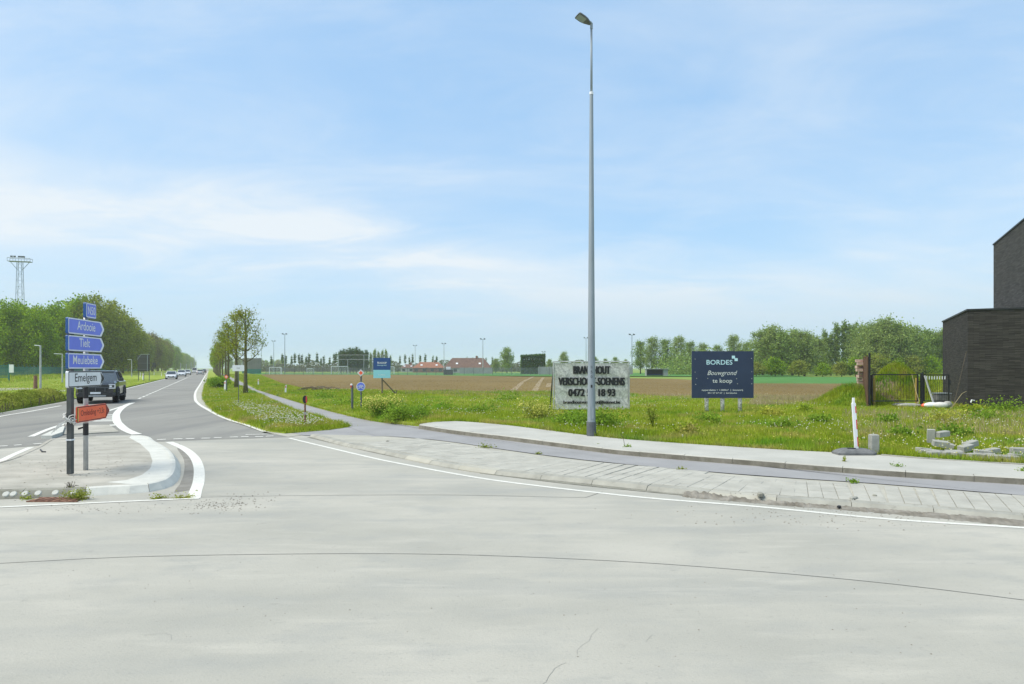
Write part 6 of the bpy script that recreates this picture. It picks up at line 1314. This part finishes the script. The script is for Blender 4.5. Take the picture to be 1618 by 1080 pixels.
# flowers: small heads on stalks
def flowers(name, xy, z, h0, h1, s, m):
    n = len(xy); h = G.uniform(h0, h1, n); c = np.stack([xy[:, 0], xy[:, 1], z + h], 1); s_ = (s * G.uniform(.6, 1.3, n))[:, None, None]
    o8 = np.array([(1, 0, 0), (0, 1, 0), (-1, 0, 0), (0, -1, 0), (0, 0, .8), (0, 0, -.8)]); V = (c[:, None, :] + o8[None] * s_).reshape(-1, 3)
    f8 = np.array([(0, 1, 4), (1, 2, 4), (2, 3, 4), (3, 0, 4), (1, 0, 5), (2, 1, 5), (3, 2, 5), (0, 3, 5)]); Fc = (np.arange(n)[:, None, None] * 6 + f8[None]).reshape(-1, 3); tag(link(name, np_mesh(name, V, Fc, [m])), kind='stuff')
def patchy(xy, sc, thr):
    v = np.sin(xy[:, 0] * sc + 1.3 * np.sin(xy[:, 1] * sc * .8)) * np.sin(xy[:, 1] * sc * 1.1 + .7 * xy[:, 0] * sc); return xy[v + G.normal(0, .35, len(xy)) > thr]
dz = poly_pts([P(390, 640, .05), P(440, 648, .05), P(520, 672, .05), P(470, 678, .05), P(405, 668, .05), P(365, 640, .05)], 800, 18, 60, 1.2); flowers('dandelion_clocks', dz, .05, .12, .26, .026, M['petal_white'])
flowers('dandelion_clocks', patchy(poly_pts(verge_poly, 1200, 18, 90, 1.6), .9, .2), .05, .10, .25, .022, M['petal_white'])
flowers('dandelion_clocks', patchy(mp_near[:5200], .6, .25), MZ, .10, .26, .020, M['petal_white'])
flowers('yellow_flowers', patchy(mp_near[6000:12000], .5, .45), MZ, .10, .26, .017, M['petal_yellow'])
flowers('yellow_flowers', patchy(vg[:2500], .8, .3), .05, .1, .22, .016, M['petal_yellow'])
# dry stalks around the field edge and by the house
dr = np.vstack([poly_pts([P(640, 625, MZ), P(1300, 634, MZ), P(1310, 626, MZ), P(640, 618, MZ)], 12000, 30, 80, 1), poly_pts([P(1330, 690, MZ), P(1618, 690, MZ), P(1618, 655, MZ), P(1330, 650, MZ)], 8000, 15, 40, 1), poly_pts([P(1180, 640, MZ), P(1310, 640, MZ), P(1310, 628, MZ), P(1200, 628, MZ)], 14000, 30, 50, 1)]); blades('dry_stalks', patchy(dr, .8, .0), MZ, .10, .30, .018, M['dry'])
# single weeds and clumps
def weed(name, p, r, h, n, m, label, cat='weed', size=.016, flower=None, fn_=0, z=None, stems=8, seed=0, spike=.0, group=None):
    g = np.random.default_rng(seed + 50); o = empty(name, (p.x, p.y, p.z if z is None else z), label=label, cat=cat, group=group); mb = MB()
    tips = []
    for k in range(stems):
        t = g.uniform(0, 2 * pi); rr = r * g.uniform(.2, 1); tp_ = Vector((math.cos(t) * rr, math.sin(t) * rr, h * g.uniform(.6, 1))); mb.tube([(0, 0, 0), tp_ * .5 + Vector((0, 0, .1 * h)), tp_], [.006 + h * .008, .005 + h * .004, .002], 4, cap=False); tips.append(tp_)
    tag(mb.build('stems', m, o), kind='stuff')
    T = np.array([tuple(v) for v in tips]); u = T[g.integers(0, len(T), n)] * (g.uniform(.15, 1, n) ** .7)[:, None] + g.normal(0, r * .18, (n, 3)); u[:, 2] = np.clip(u[:, 2], .01, None); tag(link('foliage', leaf_mesh('foliage', u, size, g, m), None, o), kind='stuff')
    if flower:
        u = T[g.integers(0, len(T), fn_)] + g.normal(0, r * .14, (fn_, 3)) + np.array((0, 0, h * .05)); l_ = link('flower', leaf_mesh('flower', u, size * .75, g, flower), None, o); tag(l_, kind='stuff')
    return o
kz = lambda px, py: P(px, py, .09)
weed('kerb_weed', kz(943, 708), .10, .11, 150, M['leaf_weed'], 'small round green weed at the kerb foot left of the spiky one', seed=1)
o = weed('kerb_weed', kz(989, 713), .14, .15, 220, M['leaf_weed'], 'leafy weed with a dead stalk at the kerb foot right of the lamp', seed=2); MB().tube([(0, 0, 0), (-.06, 0, .3), (-.12, 0, .42)], .006, 4).build('dead_stalk', M['bark'], o)
weed('kerb_weed', kz(1332.5, 737), .06, .22, 70, M['leaf_hedge'], 'thin upright weed growing from the kerb below the marker foot', seed=3)
weed('kerb_weed', kz(1419.5, 746), .14, .16, 130, M['leaf_weed'], 'spreading spiky weed at the kerb below the concrete block', seed=4)
weed('kerb_weed', kz(1346, 762), .11, .05, 140, M['leaf_weed'], 'low flat weed at the lower edge of the cycle path', seed=5)
weed('kerb_weed', kz(1615, 753), .14, .16, 150, M['leaf_weed'], 'green weed in the kerb at the right edge of the picture', seed=6)
weed('kerb_weed', P(768, 706.5, .08), .26, .05, 160, M['leaf_hedge'], 'low moss-like weed at the end of the cycle path edge', seed=7)
weed('kerb_weed', P(851, 717, .08), .10, .03, 60, M['leaf_hedge'], 'tiny flat weed between pavers and cycle path', seed=8)
weed('kerb_weed', P(1075, 741.5, .08), .10, .03, 50, M['leaf_hedge'], 'faint flat weed along the path edge below the navy board', seed=9)
weed('drain_weed', P(120, 789, .0), .24, .13, 900, M['leaf_hedge'], 'bushy green weed growing over the drain grate', seed=10, size=.011, stems=18)
weed('drain_weed', P(112, 776, .06), .09, .16, 40, M['bark'], 'wiry dry weed stalk rising from the kerb above the drain', seed=11, size=.012)
for i, (px, py) in enumerate(((40, 789), (247, 788), (289, 786))): weed('gutter_moss', P(px, py, 0), .22, .025, 110, M['leaf_hedge'], ['strip of moss below the studded kerb', 'moss tuft in the gutter below the white kerb', 'moss tuft beside the end of the curved line'][i], cat='moss', seed=20 + i, size=.014)
weed('flowering_weed', P(604, 659, MZ), .75, .72, 2200, M['leaf_weed'], 'tall bushy yellow flowering plant right of the round blue sign', cat='plant', seed=30, size=.035, flower=M['petal_yellow'], fn_=1300, stems=26)
weed('nettle_clump', P(632, 664, MZ), .8, .36, 2600, M['leaf_weed'], 'dark green nettle clump at the path edge right of the yellow plant', cat='plant', seed=31, size=.035, stems=22)
weed('nettle_clump', P(656, 660, MZ), .7, .30, 1900, M['leaf_weed'], 'smaller nettle clump before the tip of the sidewalk', cat='plant', seed=32, size=.035, stems=18)
weed('flowering_weed', P(852, 662, MZ), .85, .55, 1100, M['leaf_hedge'], 'pale flowering weed left of the banner', cat='plant', seed=33, size=.035, flower=M['petal_yellow'], fn_=420, stems=24)
weed('flowering_weed', P(834, 656, MZ), .3, .30, 160, M['leaf_hedge'], 'small white blossoming weed left of the pale flowering weed', cat='plant', seed=34, size=.03, flower=M['petal_white'], fn_=120, stems=8)
weed('grass_clump', P(945, 676, MZ), .9, .30, 2200, M['leaf_weed'], 'lush green grass clump at the foot of the street lamp and banner', cat='plant', seed=35, size=.045, stems=30)
weed('grass_clump', P(905, 672, MZ), .7, .22, 1500, M['leaf_weed'], 'lush green clump left of the lamp below the banner', cat='plant', seed=36, size=.045, stems=24)
weed('tall_weed', P(1031, 675, MZ), .3, .85, 260, M['leaf_hedge'], 'tall wiry brownish weed right of the banner', cat='plant', seed=37, size=.03, stems=12)
weed('verge_shrub', R(.9, 66, .05), 1.2, .9, 2600, M['leaf_weed'], 'rounded green bush in the verge beside the road line', cat='shrub', seed=38, size=.07, stems=24)
weed('verge_shrub', R(1.3, 75, .05), 1.0, .8, 1800, M['leaf_weed'], 'second green bush further up the verge', cat='shrub', seed=39, size=.07, stems=20)
for i, (px, py, r, h) in enumerate(((1218, 656, .6, .3), (1235, 677, .5, .28), (1290, 668, .45, .25), (1270, 650, .5, .25), (1400, 670, .5, .3), (1425, 692, .5, .22), (700, 648, .8, .22), (760, 652, .9, .2), (800, 632, 1.2, .3), (1490, 668, .8, .28), (1560, 665, .8, .3), (1590, 652, 1.0, .55), (1540, 655, .7, .4), (1500, 690, .6, .25), (1120, 668, .6, .25), (1080, 684, .6, .22), (530, 640, 1.2, .35), (510, 628, 1.0, .3))):
    weed('weed_clump', P(px, py, MZ), r, h * .75, 650, M['leaf_weed'] if i % 3 else M['blade'], ['dark leafy clump', 'bright leafy clump', 'low leafy clump'][i % 3] + ' in the meadow ' + ['right below the navy board', 'midway between navy board and marker', 'left of the earth mound foot', 'above the leafy pair beyond the navy board', 'below the wide gate', 'right of the concrete block', 'left in the open meadow', 'in the open meadow before the brown roof', 'at the field edge before the pale wall', 'before the narrow gate', 'before the brick wing', 'against the brick wing at right', 'at the corner of the brick wing', 'behind the heap of stones', 'below the birch posts', 'at the sidewalk below the navy board', 'by the cycle path near the brown field', 'far up the cycle path'][i], cat='plant', group='leafy clumps in the meadow', seed=60 + i, size=.045, stems=16)
# prunings at the field corner
o = empty('branch_pile', P(505, 617, MZ), label='grey pile of cut branches at the near corner of the field', cat='branches'); r_ = random.Random(9)
for k in range(14): x, y = r_.uniform(-1.2, 1.2), r_.uniform(-.5, .5); a = r_.uniform(-.5, .5); mb = MB(); mb.tube([(x - .7, y - a, .05), (x, y, .2 + r_.uniform(0, .2)), (x + .7, y + a, .1 + r_.uniform(0, .2))], .03, 4); mb.build('branch', M['timber'], o)
o = empty('plank', P(511, 613.5, MZ)); bpy.data.objects.remove(o)

# ------------------------------------------------------------------ haze
hzm = bpy.data.materials.new('haze'); hzm.use_nodes = True; nt = hzm.node_tree; nt.nodes.clear(); mo = nt.nodes.new('ShaderNodeOutputMaterial'); pv = nt.nodes.new('ShaderNodeVolumePrincipled')
pv.inputs['Color'].default_value = (.97, .985, 1, 1); pv.inputs['Density'].default_value = HAZE = 0.00030; pv.inputs['Anisotropy'].default_value = .2; nt.links.new(pv.outputs[0], mo.inputs['Volume'])
mb = MB(); mb.box((0, 1740, 21), (4060, 3780, 44)); hz_o = mb.build('haze', hzm); tag(hz_o, kind='stuff')
